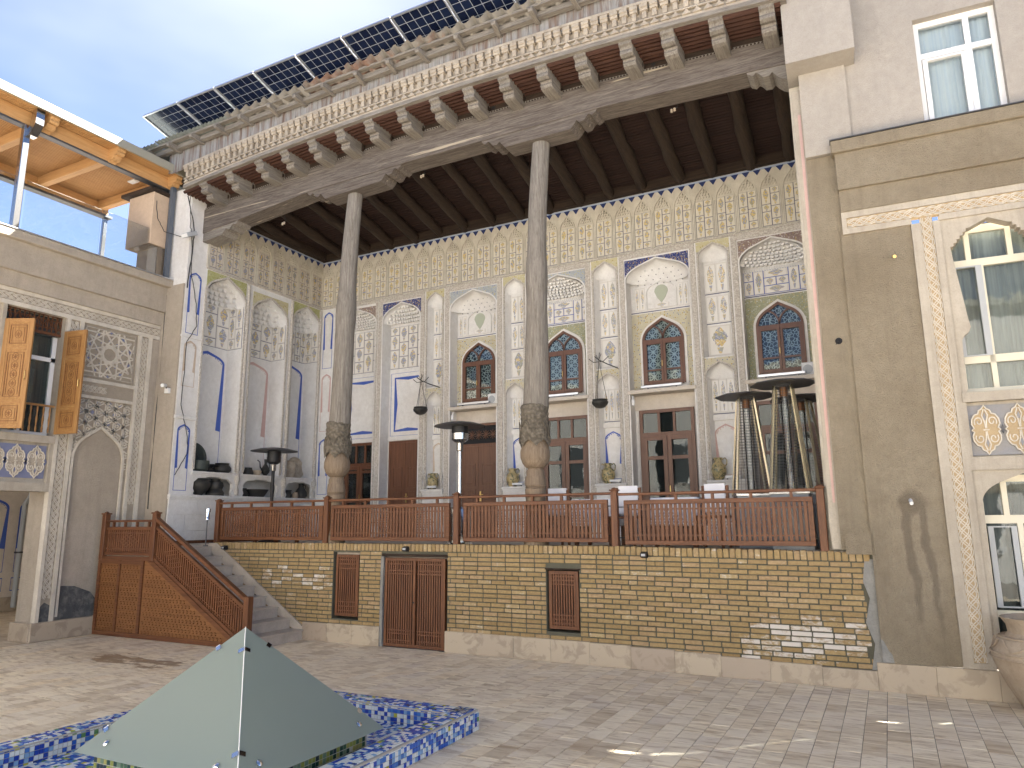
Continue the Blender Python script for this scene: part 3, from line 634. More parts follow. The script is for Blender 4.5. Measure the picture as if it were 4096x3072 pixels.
# carved relief pieces in the three fields
rl = MB(); st_ = .095
for i in range(48):
    for j in range(16):
        x = -13.84 + i * st_ + (j % 2) * st_ / 2; z = .12 + j * .083
        if x > -12.72 and (x < -12.55 or z > sz_(x) - .14): continue
        if z > 1.31 or abs(x + 13.3) < .06: continue
        for q in range(3): a = q * pi / 3; rl.ribbon([(x - .03 * cos(a), z - .03 * sin(a)), (x + .03 * cos(a), z + .03 * sin(a))], .013, SY - .014 - q * .0006, SY)
rl.build('carved_stars', 'carved_wood', body, kind='stuff')
for x in (-13.86, -12.36): 
    po = MB().cbox(x - .055, x + .055, SY - .055, SY + .055, 1.4, 2.28, .008).build('post', 'rail_wood_z', sr); MB().cbox(x - .07, x + .07, SY - .07, SY + .07, 2.28, 2.31, .006).build('post_cap', 'rail_wood_x', po); MB().lathe([(.045, 0), (.04, .015), (.01, .03)], (x, SY, 2.31), 8).build('post_finial', 'rail_wood_x', po)
po = MB().cbox(-9.88, -9.76, SY - .06, SY + .06, 0, .86, .008).build('post', 'rail_wood_z', sr)
pf = MB(); t = .055; pf.cbox(-13.78, -12.43, SY - .03, SY + .03, 1.98, 2.04, .005).cbox(-13.78, -12.43, SY - .03, SY + .03, 1.5, 1.56, .005)
pn = pf.build('railing_panel', 'rail_wood_x', sr); slat_panel(pn, -13.76, -12.45, 1.56, 1.98, SY, 20); dm = MB(); diamond(dm, -13.1, 1.77, 1.31 / 20, .036, SY); dm.build('diamond_lattice', 'rail_wood_x', pn, kind='stuff')
tr = MB().cbox(-13.8, -12.42, SY - .03, SY + .03, 2.13, 2.17, .008).build('top_rail', 'rail_wood_x', sr)
for i in range(4): x = -13.6 + i * .35; MB().box(x - .02, x + .02, SY - .02, SY + .02, 2.04, 2.13).build('spacer', 'rail_wood_z', tr)
sl = .56
def zz(x, off): return off - (x + 12.3) * sl
pf = MB(); bar(pf, (-12.3, zz(-12.3, 2.02)), (-9.86, zz(-9.86, 2.02)), .055, SY - .03, SY + .03); bar(pf, (-12.3, zz(-12.3, 1.44)), (-9.86, zz(-9.86, 1.44)), .06, SY - .03, SY + .03)
pn = pf.build('sloping_panel', 'rail_wood_x', sr); n = 42
sm_ = MB().add([(sx * .016, y_, z_ - sx * .016 * sl) for z_ in (0, .56) for y_ in (-.011, .011) for sx in (-1, 1)], [(0, 2, 3, 1), (4, 5, 7, 6), (0, 1, 5, 4), (2, 6, 7, 3), (0, 4, 6, 2), (1, 3, 7, 5)]).mesh('slat', 'rail_wood_z')
for k in range(n): x = -12.28 + (k + .5) * 2.4 / n; inst('slat', sm_, pn, T(x, SY, zz(x, 1.45)))
for o_ in (1.53, 1.94): MB().ribbon([(-12.3, zz(-12.3, o_)), (-9.86, zz(-9.86, o_))], .02, SY - .007, SY + .007).build('cross_bar', 'rail_wood_x', pn)
for c in (8, 20, 32):
    dm = MB()
    for j in range(-4, 5):
        for i in range(-(4 - abs(j)), 5 - abs(j)):
            if (i + j) % 2 == 0: x = -12.28 + (c + i + .5) * 2.4 / n; z = zz(x, 1.735) + j * .038; dm.box(x - .028, x + .028, SY - .008, SY + .008, z - .010, z + .010)
    dm.build('diamond_lattice', 'rail_wood_x', pn, kind='stuff')
MB().ribbon([(-12.33, zz(-12.33, 2.17)), (-9.84, zz(-9.84, 2.17))], .06, SY - .045, SY + .045).build('handrail', 'rail_wood_x', sr)
# ================================================================ the house with its painted porch
H = thing('porch_house', 'old house with painted niche walls, tall wooden columns and carved timber eaves', 'house', (-7, 14.4, 1.675))
FB = T(0, 14.43, 0); FL = T(-13.3, 0, 0) @ Matrix.Rotation(pi / 2, 4, 'Z')
MB().box(-13.9, -.4, .5, .8, 1.5, 9.75).build('back_wall', 'plaster_white', H, FB)
MB().box(-13.92 + 24, 10.119, .015, .66, 0, 7.3).build('stucco_face', 'stucco_left', H, FL)
MB().box(10.12, 15.2, .62, .95, 0, 9.75).box(10.12, 10.62, 0, .63, 0, 9.6).build('side_wall', 'plaster_white', H, FL)
rw = MB(); vs = [(-.74, 10.6), (-1.0, 14.9), (-.3, 14.9), (-.3, 10.6)]
rw.add([(x, y, z) for z in (1.6, 9.5) for x, y in vs], [(3, 2, 1, 0), (4, 5, 6, 7), (0, 1, 5, 4), (1, 2, 6, 5), (2, 3, 7, 6), (3, 0, 4, 7)]).build('right_wall', 'plaster_frieze', H)
es = MB(); pts = [(-.70 + random.uniform(-.012, .012), 1.7 + k * .33) for k in range(21)]
es.prism(pts + [(-.54, 8.3), (-.54, 1.7)], 10.44, 10.6).build('broken_edge', 'stucco_trim', H); MB().prism([(-.64, 2.3), (-.65, 4.0), (-.64, 7.9), (-.60, 7.9), (-.61, 2.3)], 10.437, 10.45).build('pink_stripe', 'paint_pink', H)
def vault(parent, F, xc, a, zs, za, d, y0, m='plaster_white', blocks=0, nb=15):
    # half dome filling an arched niche; blocks = rows of stalactite work
    n, k = 16, 12; q = MB()
    def dep(u, z): 
        h = max(0, (z - zs) / (za - zs)); return y0 + d * sqrt(max(0, 1 - h ** 1.7)) * (max(0, 1 - abs(u) ** 3.2)) ** .45
    for j in range(k + 1):
        z = zs + (za - zs) * j / k * .995; hw = arch_w(a, zs, za, z)
        for i in range(n + 1): u = i / n * 2 - 1; q.v.append((xc + u * hw, dep(u, z) , z))
    for j in range(k):
        for i in range(n): p = j * (n + 1) + i; q.f.append((p, p + 1, p + n + 2, p + n + 1))
    o = q.build('niche_vault', m, parent, F, smooth=True)
    if blocks:
        q = MB(); rng = random.Random(int(xc * 100))
        for j in range(blocks):
            z = zs + (za - zs) * (j + .15) / blocks * .92; hw = arch_w(a, zs, za, z + .02) - .01; bh = (za - zs) / blocks * .92; bw = 2 * a / nb; x = -hw + (j % 2) * bw / 2
            while x < hw - bw * .4:
                u = (x + bw / 2) / max(hw, .01); y = dep(u * .97, z) - .02 - rng.uniform(0, .02)
                q.prism([(xc + x + bw * .08, z + bh * .8), (xc + x + bw * .84, z + bh * .8), (xc + x + bw * .80, z + bh * .2), (xc + x + bw * .46, z), (xc + x + bw * .12, z + bh * .2)], y - .05, y + .05); x += bw
        q.build('stalactite_work', m, o, F, kind='stuff')
    return o
CELLS = {}
def cell(parent, F, x0, x1, z0, z1, y, m, name='painted_panel'):
    key = (round(x1 - x0, 3), round(z1 - z0, 3), m)
    if key not in CELLS: w_, h_ = key[:2]; CELLS[key] = MB().box(-w_ / 2, w_ / 2, 0, .012, 0, h_).mesh(name, m)
    return inst(name, CELLS[key], parent, F @ T((x0 + x1) / 2, y, z0))
def blue_arch(parent, F, x0, x1, z0, z1, y, m='paint_blue', th=1.0):
    # painted arch outline with tapering side wedges
    w_ = x1 - x0; r = min(w_ * .45, .25); q = MB(); xc = (x0 + x1) / 2; A = arch(xc, w_ / 2, z1 - r, z1, 6); B_ = arch(xc, w_ / 2 - .035 * th, z1 - r - .01, z1 - .04 * th, 6)
    q.prism(A + B_[::-1], y - .003, y); l = .012; h = z1 - r; zb = z0 + (h - z0) * .36
    for s_, xe in ((1, x0), (-1, x1)):
        q.prism([(xe, zb), (xe, h), (xe + s_ * .033 * th, h), (xe + s_ * min(.075 * th + .012, w_ * .2), zb + .02)], y - .003, y); q.prism([(xe, z0), (xe, zb), (xe + s_ * l, zb), (xe + s_ * l, z0)], y - .003, y)
    q.prism([(x0 + l, z0), (x0 + l, z0 + l), (x1 - l, z0 + l), (x1 - l, z0)], y - .003, y)
    o = q.build('painted_arch', m, parent, F)
    d = MB()
    for k in range(1, 12):
        p = B_[int(k / 12 * (len(B_) - 1))]; c = (p[0] + (xc - p[0]) * .06, p[1] - .016); rr = min(.012, w_ * .03); d.prism([(c[0] + rr * cos(t * pi / 3), c[1] + rr * sin(t * pi / 3)) for t in range(6)], y - .004, y)
    d.build('painted_beads', m, o, F)
    return o
def blue_rect(parent, F, x0, x1, z0, z1, y):
    q = MB()
    def ring(a, b, c, d, t): q.ribbon([(a, c), (b, c), (b, d), (a, d)], t, y - .003, y, True)
    ring(x0, x1, z0, z1, .012); i = .11; a, b, c, d = x0 + i, x1 - i, z0 + i, z1 - i; ring(a, b, c, d, .014)
    xm, zm = (a + b) / 2, (c + d) / 2
    for s_, e in ((1, a), (-1, b)): q.prism([(e, zm), (e, d), (e + s_ * .03, d), (e + s_ * .10, zm)], y - .003, y); q.prism([(e, zm), (e, c), (e + s_ * .03, c), (e + s_ * .10, zm)], y - .003, y)
    for s_, e in ((1, c), (-1, d)): q.prism([(a, e), (xm, e), (xm, e + s_ * .085), (a, e + s_ * .03)], y - .0035, y); q.prism([(b, e), (xm, e), (xm, e + s_ * .085), (b, e + s_ * .03)], y - .0035, y)
    return q.build('painted_frame', 'paint_blue', parent, F)
def border(parent, F, x0, x1, z0, z1, y, w_=.11):
    q = MB(); q.cbox(x0, x0 + w_, y - .022, y + .01, z0, z1 - w_, .006).cbox(x1 - w_, x1, y - .022, y + .01, z0, z1 - w_, .006).cbox(x0, x1, y - .022, y + .01, z1 - w_, z1, .006)
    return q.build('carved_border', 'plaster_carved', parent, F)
def glazing(parent, F, x0, x1, z0, z1, y, m='window_glass'): return MB().box(x0, x1, y, y + .006, z0, z1).build('pane', m, parent, F)
def arched_window(parent, F, xc, lat):
    a, z0, zs, za, y = .45, 4.90, 5.88, 6.37, .25
    O = [(xc + a, z0)] + arch(xc, a, zs, za) + [(xc - a, z0)]; i_ = .05; N = [(xc + a - i_, z0 + i_)] + arch(xc, a - i_, zs, za - i_ * 1.25) + [(xc - a + i_, z0 + i_)]
    q = MB().prism(O + N[::-1], y, y + .07); q.box(xc - a + i_ - .005, xc + a - i_ + .005, y + .002, y + .068, z0, z0 + i_).box(xc - a + i_, xc + a - i_, y - .004, y + .066, zs - .035, zs + .025)
    for s_ in (-1, 1):
        q.ribbon([(xc + s_ * .24 * (1 - cos(t * pi / 2)), zs + .02 + .30 * sin(t * pi / 2)) for t in [k / 8 for k in range(9)]], .03, y + .008, y + .06)
    o = q.build('arched_window', 'door_wood_z', parent, F)
    cw = MB()
    for s_ in (-1, 1):
        e0, e1 = sorted((xc + s_ * .004, xc + s_ * (a - i_ + .004))); t = .05
        cw.box(e0, e1, y - .012, y + .05, zs - .085, zs - .036).box(e0, e1, y - .012, y + .05, z0 + i_ - .005, z0 + i_ + .05).box(e0, e0 + t, y - .012, y + .05, z0 + i_ + .05, zs - .085).box(e1 - t, e1, y - .012, y + .05, z0 + i_ + .05, zs - .085).box(e0 + t, e1 - t, y - .008, y + .046, z0 + .31, z0 + .345)
        glazing(o, F, e0 + t, e1 - t, z0 + .345, zs - .085, y + .02); glazing(o, F, e0 + t, e1 - t, z0 + i_ + .05, z0 + .31, y + .02)
    cw.build('casement', 'door_wood_z', o, F)
    MB().prism([(xc + a - i_, zs + .02)] + N[1:-1] + [(xc - a + i_, zs + .02)], y + .03, y + .036).build('pane', 'window_glass', o, F)
    MB().prism([(xc + a - .02, z0 + .02)] + arch(xc, a - .02, zs, za - .03) + [(xc - a + .02, z0 + .02)], y + .072, y + .078).build('lattice', lat, o, F)
    MB().box(xc - .03, xc - .018, y - .04, y - .012, 5.3, 5.42).build('handle', 'brass', o, F)
    return o
def glass_door(parent, F, xc, hw, z1, tr=3.86, z0=1.675, y=.235, dark='room_dark'):
    t = .07; q = MB().box(xc - hw, xc - hw + t, y, y + .07, z0, z1).box(xc + hw - t, xc + hw, y, y + .07, z0, z1).box(xc - hw + t, xc + hw - t, y, y + .07, z1 - t, z1).box(xc - hw + t, xc + hw - t, y - .004, y + .066, tr - .04, tr + .035)
    iw = hw - t
    for s_ in (-.32, .32): q.box(xc + s_ * iw - .025 + .16 * iw * 0, xc + s_ * iw + .025, y + .004, y + .062, tr + .035, z1 - t)
    o = q.build('glass_door', 'door_wood_z', parent, F)
    for a, b in ((-1, -.32), (-.32, .32), (.32, 1)): glazing(o, F, xc + a * iw, xc + b * iw, tr + .035, z1 - t, y + .03, 'door_glass')
    lf = MB()
    for s_ in (-1, 1):
        e0, e1 = sorted((xc + s_ * .005, xc + s_ * iw)); w_ = .085
        lf.box(e0, e0 + w_, y - .012, y + .05, z0, tr - .042).box(e1 - w_, e1, y - .012, y + .05, z0, tr - .042)
        zz_ = [z0 + .25, 2.62, 3.36, tr - .12]
        for z in (2.585, 3.325): lf.box(e0 + w_, e1 - w_, y - .01, y + .048, z, z + .07)
        lf.box(e0 + w_, e1 - w_, y - .01, y + .048, tr - .13, tr - .042).box(e0 + w_, e1 - w_, y - .01, y + .048, z0, z0 + .25)
        for za, zb in ((z0 + .25, 2.585), (2.655, 3.325), (3.395, tr - .13)): glazing(o, F, e0 + w_, e1 - w_, za, zb, y + .02, 'door_glass')
    lf.build('leaf', 'door_wood_z', o, F); MB().box(xc - hw + t, xc + hw - t, y + .072, y + .078, z0, z1 - t).build('curtain', dark, o, F); MB().box(xc + .02, xc + .035, y - .05, y - .012, 2.62, 2.78).build('handle', 'brass', o, F)  # the curtain is a near-black sheet painting the unlit room
    return o
def panel_door(parent, F, xc, hw, z1, tr=None, z0=1.675, y=.26):
    t = .06; q = MB().box(xc - hw, xc - hw + t, y, y + .07, z0, z1).box(xc + hw - t, xc + hw, y, y + .07, z0, z1).box(xc - hw + t, xc + hw - t, y, y + .07, z1 - t, z1); top = z1 - t
    if tr: q.box(xc - hw + t, xc + hw - t, y - .004, y + .066, tr - .06, tr); top = tr - .06
    o = q.build('panel_door', 'door_wood_z', parent, F)
    if tr:
        l = MB(); cx, cz = xc, (tr + z1 - t) / 2
        for c in range(-2, 3):
            for k in range(5): a = k * pi / 5 + .3; x = cx + c * .19; l.ribbon([(x - .11 * cos(a), cz - .11 * sin(a)), (x + .11 * cos(a), cz + .11 * sin(a))], .012, y + .02 - k * .001, y + .04)
        l.build('transom_lattice', 'door_wood_x', o, F, kind='stuff'); MB().box(xc - hw + t, xc + hw - t, y + .055, y + .06, tr, z1 - t).build('transom_shade_sheet', 'room_dark', o, F)  # near-black sheet behind the lattice paints the unlit room, no glass
    for s_ in (-1, 1):
        e0, e1 = sorted((xc + s_ * .003, xc + s_ * (hw - t))); lf = MB().box(e0, e1, y + .012, y + .05, z0, top).build('leaf', 'door_wood_z', o, F)
    rp_ = MB()
    for s_ in (-1, 1):
        e0, e1 = sorted((xc + s_ * .003, xc + s_ * (hw - t)))
        for za, zb in ((z0 + .25, z0 + 1.15), (z0 + 1.25, min(z0 + 1.75, top - .1))):
            if zb - za > .2: rp_.ribbon([(e0 + .09, za), (e1 - .09, za), (e1 - .09, zb), (e0 + .09, zb)], .025, y, y + .013, True); rp_.cbox(e0 + .13, e1 - .13, y + .004, y + .013, za + .05, zb - .05, .004)
    rp_.build('raised_panels', 'door_wood_z', o, F)
    h = MB().box(xc + .035, xc + .075, y, y + .012, 2.55, 2.78).tube([(xc + .055, y, 2.7), (xc + .055, y - .045, 2.7), (xc + .15, y - .045, 2.7)], .009, 6); h.build('handle', 'brass', o, F)
    return o
# ---- wide bays: x0, x1, inner x0, x1, spandrel, kind
WIDE = [(-12.8, -11.35, -12.68, -11.42, 'span_maroon', 'panel'), (-11.35, -9.88, -11.19, -10.03, 'span_navy', 'panel2'), (-9.3, -7.68, -9.13, -7.85, 'span_greyblue', 'balloon'),
        (-7.06, -5.44, -6.90, -5.59, 'span_greyblue', 'grid'), (-4.78, -3.10, -4.63, -3.26, 'span_navy', 'balloon'), (-2.38, -.80, -2.22, -.94, 'span_maroon', 'grid')]
NARROW = [(-9.88, -9.3), (-7.68, -7.06), (-5.44, -4.78), (-3.10, -2.38)]
RD = .33
MB().box(-12.82, -.5, RD, RD + .17, 1.6, 7.83).build('recess_wall', 'plaster_white', H, FB)
for bi, (x0, x1, i0, i1, sp, kd) in enumerate(WIDE):
    xc, a = (i0 + i1) / 2, (i1 - i0) / 2; zs, za = 7.20, 7.63
    bay = MB(); plate_open(bay, x0, x1, 1.675, 7.83, xc, a, zs, za, 0, RD + .01); bay = bay.build('niche_frame', 'plaster_white', H, FB)
    border(bay, FB, x0 + .012, x1 - .012, 2.0, 7.815, 0, i0 - x0 - .045)
    q = MB(); spandrels(q, i0 - .012, i1 + .012, 7.67, xc, a + .006, zs, za + .006, -.012, .002); q.build('spandrel', sp, bay, FB)
    ar = MB().ribbon([(i1 + .005, 1.7)] + arch(xc, a + .012, zs, za + .014, 10) + [(i0 - .005, 1.7)], .03, -.022, .002); ar.build('arch_moulding', 'plaster_white', bay, FB)
    vault(bay, FB, xc, a - .002, zs - (.02 if kd == 'balloon' else .06), za, RD - .03, .02, 'plaster_white', blocks=0 if kd == 'balloon' else 7 if kd != 'panel2' else 5, nb=15)
    # blue line at the foot of the upper niche
    if kd in ('balloon', 'grid'):
        zb = 6.56
        bx('blue_line', 'paint_navy', bay, i0, i1, RD - .012, RD, zb - .014, zb, FB)
        q = MB(); y = RD - .012; plate_open(q, i0 + .002, i1 - .002, 4.84, zb - .04, xc, .50, 5.88, 6.43, y, RD); q.build('window_spandrel', 'span_cream' if kd == 'balloon' else 'span_green', bay, FB)
        q = MB().ribbon([(xc + .475, 4.86)] + arch(xc, .475, 5.88, 6.405, 10) + [(xc - .475, 4.86)], .06, RD - .04, RD); q.build('window_surround', 'plaster_white', bay, FB)
        arched_window(bay, FB, xc, 'lattice_rosette' if bi in (2, 5) else 'lattice_square')
        MB().cbox(i0 - .04, i1 + .03, -.05, RD, 4.70, 4.78, .008).build('window_ledge', 'plaster_warm', bay, FB)
        MB().box(i0, i1, RD - .03, RD, 4.39, 4.70).build('lintel_panel', 'plaster_warm', bay, FB)
        if kd == 'balloon':
            N = [(xc + .33, zb + .05)] + arch(xc, .33, 6.98, 7.22, 6) + [(xc - .33, zb + .05)]; MB().ribbon(N, .025, RD - .035, RD - .002, True).build('inner_arch', 'plaster_white', bay, FB)
            bl = [(xc + .15 * cos(t) * (1 if sin(t) > 0 else 1), 6.98 + .15 * sin(t)) for t in [pi * k / 10 for k in range(11)]] + [(xc - .09, 6.84), (xc, 6.72), (xc + .09, 6.84)]
            MB().prism(bl, RD - .008, RD).build('painted_balloon', 'balloon_green', bay, FB); cell(bay, FB, xc - .16, xc + .16, zb + .06, zb + .16, RD - .011, 'picture_sprig')
            for s_ in (-1, 1):
                for k in range(2): e = xc + s_ * (.42 + k * .12); cell(bay, FB, e - .05, e + .05, zb + .03, zb + .55, RD - .012 - k * .0, 'picture_sprig')
            d = MB(); rng = random.Random(bi)
            for j in range(4):
                z = 7.16 + j * .10; hw = arch_w(a, zs, za, z) * .82
                for k in range(8 - j): u = (k + .5) / (8 - j) * 2 - 1; yy = .02 + (RD - .03) * sqrt(max(0, 1 - (max(0, (z - zs) / (za - zs))) ** 1.7)) * (1 - abs(u * .82) ** 3.2) ** .45; d.prism([(xc + u * hw + .013 * cos(t), z + .013 * sin(t)) for t in (0, 1.05, 2.1, 3.14, 4.19, 5.24)], yy - .012, yy + .01)
            d.build('painted_stars', 'grey_ground', bay, FB)
        else:
            bx('blue_backing', 'paint_blue', bay, i0 + .01, i1 - .01, RD - .006, RD, zb + .02, 7.08, FB); wd = (i1 - i0 - .02); g_ = .008
            def cc(u0, u1, v0, v1): cell(bay, FB, i0 + .01 + u0 * wd + g_, i0 + .01 + u1 * wd - g_, zb + .02 + v0 * .5 + g_, zb + .02 + v1 * .5 - g_, RD - .014, 'picture_white')
            for c in ((0, .15, 0, .6), (0, .15, .6, 1), (.15, .31, 0, 1), (.31, .69, 0, .33), (.31, .69, .67, 1), (.31, .5, .33, .67), (.5, .69, .33, .67), (.69, .85, 0, 1), (.85, 1, 0, .6), (.85, 1, .6, 1)): cc(*c)
            q = MB()
            for k in range(26): x = i0 + .03 + k * (wd - .04) / 25; q.box(x - .01, x + .01, RD - .03, RD, 7.07, 7.13)
            q.build('dentils', 'plaster_white', bay, FB, kind='stuff')
    else:
        zb = 5.98
        bx('panel_backing', 'paint_navy', bay, i0 + .01, i1 - .01, RD - .006, RD, zb, 7.1, FB); wd = i1 - i0 - .02; n = 4; g_ = .007
        for k in range(n):
            cuts = (0, .28, .62, 1) if k % 2 else (0, .45, .8, 1)
            for v0, v1 in zip(cuts, cuts[1:]): cell(bay, FB, i0 + .01 + wd * k / n + g_, i0 + .01 + wd * (k + 1) / n - g_, zb + v0 * 1.12 + g_, zb + v1 * 1.12 - g_, RD - .014, 'picture_white')
        blue_rect(bay, FB, i0 + .06, i1 - .03, 4.24, 5.86, RD)
        MB().box(i0, i1, RD - .03, RD, 4.12, 4.19).build('lintel_panel', 'plaster_white', bay, FB)
    if bi == 0: glass_door(bay, FB, xc + .05, .53, 4.11, 3.55)
    elif bi == 1: panel_door(bay, FB, xc, .5, 4.10)
    elif bi == 2: panel_door(bay, FB, xc, .56, 4.38, 3.9)
    else: glass_door(bay, FB, xc, .58, 4.38)
for ni, (x0, x1) in enumerate(NARROW):
    xc = (x0 + x1) / 2; a = (x1 - x0) / 2 - .045; ND = .24
    q = MB(); plate_open(q, x0, x1, 5.33, 7.83, xc, a, 7.45, 7.74, 0, ND); bay = q.build('narrow_niche', 'plaster_white', H, FB)
    q = MB(); plate_open(q, x0, x1, 2.85, 5.33, xc, a - .03, 4.95, 5.22, .002, ND); q.build('lower_niche', 'plaster_white', bay, FB)
    q = MB(); spandrels(q, x0 + .02, x1 - .02, 7.80, xc, a + .004, 7.45, 7.744, -.008, .002); q.build('spandrel', 'span_yellow', bay, FB)
    q = MB(); spandrels(q, x0 + .03, x1 - .03, 5.30, xc, a - .026, 4.95, 5.224, -.008, .004); q.build('spandrel', 'span_cream', bay, FB)
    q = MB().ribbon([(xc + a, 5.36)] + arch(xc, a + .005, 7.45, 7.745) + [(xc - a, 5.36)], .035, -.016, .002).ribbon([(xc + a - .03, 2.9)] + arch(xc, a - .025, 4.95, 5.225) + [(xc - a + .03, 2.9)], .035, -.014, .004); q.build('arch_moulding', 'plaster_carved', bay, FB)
    for zl, zt, aa, m in ((5.33, 7.7, a, 'plaster_white'), (2.85, 5.2, a - .03, 'plaster_white')):
        pl = [(xc - aa, 0.0), (xc - aa + .07, ND - .02), (xc + aa - .07, ND - .02), (xc + aa, 0.0)]
        MB().add([(x, y, z) for z in (zl, zt) for x, y in pl], [(i, i + 1, i + 5, i + 4) for i in range(3)]).build('niche_back', m, bay, FB)
        vault(bay, FB, xc, aa - .002, (7.40 if zl > 5 else 4.9), (7.74 if zl > 5 else 5.22), ND - .05, .01, 'plaster_white', 0)
    yb = ND - .034; w_ = a - .08
    for za, zb, m, nn in ((6.72, 7.36, 'picture_sprig', 2), (6.08, 6.66, 'picture_sprig', 2), (5.38, 6.02, 'picture_white', 1), (4.20, 4.9, 'picture_sprig', 3)):
        for k in range(nn): cell(bay, FB, xc - w_ + 2 * w_ * k / nn + .006, xc - w_ + 2 * w_ * (k + 1) / nn - .006, za, zb, yb, m)
        bx('painted_line', 'paint_navy', bay, xc - w_ - .01, xc + w_ + .01, yb + .004, yb + .014, za - .02, za - .008, FB)
    MB().box(xc - a + .05, xc + a - .05, yb - .03, ND, 4.05, 4.16).build('tier_step', 'plaster_white', bay, FB)
    blue_arch(bay, FB, xc - w_ + .01, xc + w_ - .01, 2.95, 3.98, ND - .021, ('paint_tan', 'paint_blue', 'paint_blue', 'paint_pink')[ni], .8)
    MB().box(x0, x1, .0, .5, 1.6, 2.80).cbox(x0 - .02, x1 + .02, -.075, .4, 2.80, 2.85, .008).box(x0 - .01, x1 + .01, -.05, .1, 2.765, 2.80).box(x0, x1, -.03, .1, 2.72, 2.765).build('niche_shelf', 'plaster_white', bay, FB)
    for s_, e in ((1, x0), (-1, x1)): MB().lathe([(.03, 0), (.035, .1), (.02, .16), (.042, .26), (.03, .36), (.016, .42)], (e + s_ * .045, -.012, 2.86), 10).lathe([(.026, 0), (.024, 4.3)], (e + s_ * .045, -.012, 3.28), 8).build('colonnette', 'plaster_carved', bay, FB, smooth=True)
# corner panel
MB().box(-13.32, -12.8, 0, .5, 1.6, 7.83).build('corner_pier', 'plaster_white', H, FB)
blue_arch(H, FB, -13.2, -12.88, 6.15, 7.72, 0); blue_arch(H, FB, -13.2, -12.88, 4.45, 6.0, 0, 'paint_pink'); blue_arch(H, FB, -13.2, -12.88, 2.8, 4.25, 0)
# ---- painted frieze
def frieze(F, s0, s1, m, n):
    q = MB().box(s0, s1, -.012, .7, 7.83, 9.6); fr = q.build('frieze', 'plaster_frieze', H, F); p = (s1 - s0) / n; MB().cbox(s0, s1, -.05, .02, 7.81, 7.85, .008).build('frieze_ledge', 'plaster_carved', fr, F)
    bk = MB(); rb = MB(); tri = MB(); mq = MB()
    for k in range(n):
        a0 = s0 + k * p; xc = a0 + p / 2; hw = p / 2 - .045
        bk.box(xc - hw, xc + hw, -.016, -.006, 7.88, 8.70)
        for c, cuts in ((0, (0, .37, .56, 1)), (1, (0, .17, .5, .83, 1))) if k % 2 == 0 else ((0, (0, .44, .6, 1)), (1, (0, .2, .52, .84, 1))):
            for v0, v1 in zip(cuts, cuts[1:]): cell(fr, F, xc - hw + c * hw + .006, xc - hw + (c + 1) * hw - .006, 7.88 + v0 * .82 + .006, 7.88 + v1 * .82 - .006, -.024, m)
        rb.ribbon([(xc + hw + .012, 7.86), (xc + hw + .012, 8.62)] + arch(xc, hw + .012, 8.62, 9.0, 6) + [(xc - hw - .012, 8.62), (xc - hw - .012, 7.86)], .022, -.04, -.008)
        rb.box(a0 - .012, a0 + .012, -.034, -.008, 7.86, 8.66)
        for j in range(4):
            z = 8.74 + j * .055; w2 = arch_w(hw, 8.62, 9.0, z + .03) - .01; nb_ = max(1, int(2 * w2 / .05))
            for b_ in range(nb_): x = xc - w2 + (b_ + .5) * 2 * w2 / nb_ + (j % 2) * .012; mq.prism([(x - .018, z + .042), (x + .018, z + .042), (x + .014, z + .012), (x, z), (x - .014, z + .012)], -.034 - j * .010, -.004)
        for d in (0, 1): x = a0 + d * p / 2; tri.prism([(x - .075, 9.12), (x + .075, 9.12), (x, 9.01)], -.03, -.008)
    bk.build('blue_backing', 'paint_navy', fr, F); rb.build('arch_ribs', 'plaster_frieze', fr, F); mq.build('stalactite_work', 'plaster_frieze', fr, F, kind='stuff'); t = tri.build('blue_triangles', 'paint_navy', fr, F)
    MB().box(s0, s1, -.02, .0, 9.115, 9.16).build('blue_edge', 'paint_pale_blue', fr, F)
frieze(FB, -13.3, -.86, 'picture_ochre', 28); frieze(FL, 10.62, 14.42, 'picture_grey', 8)
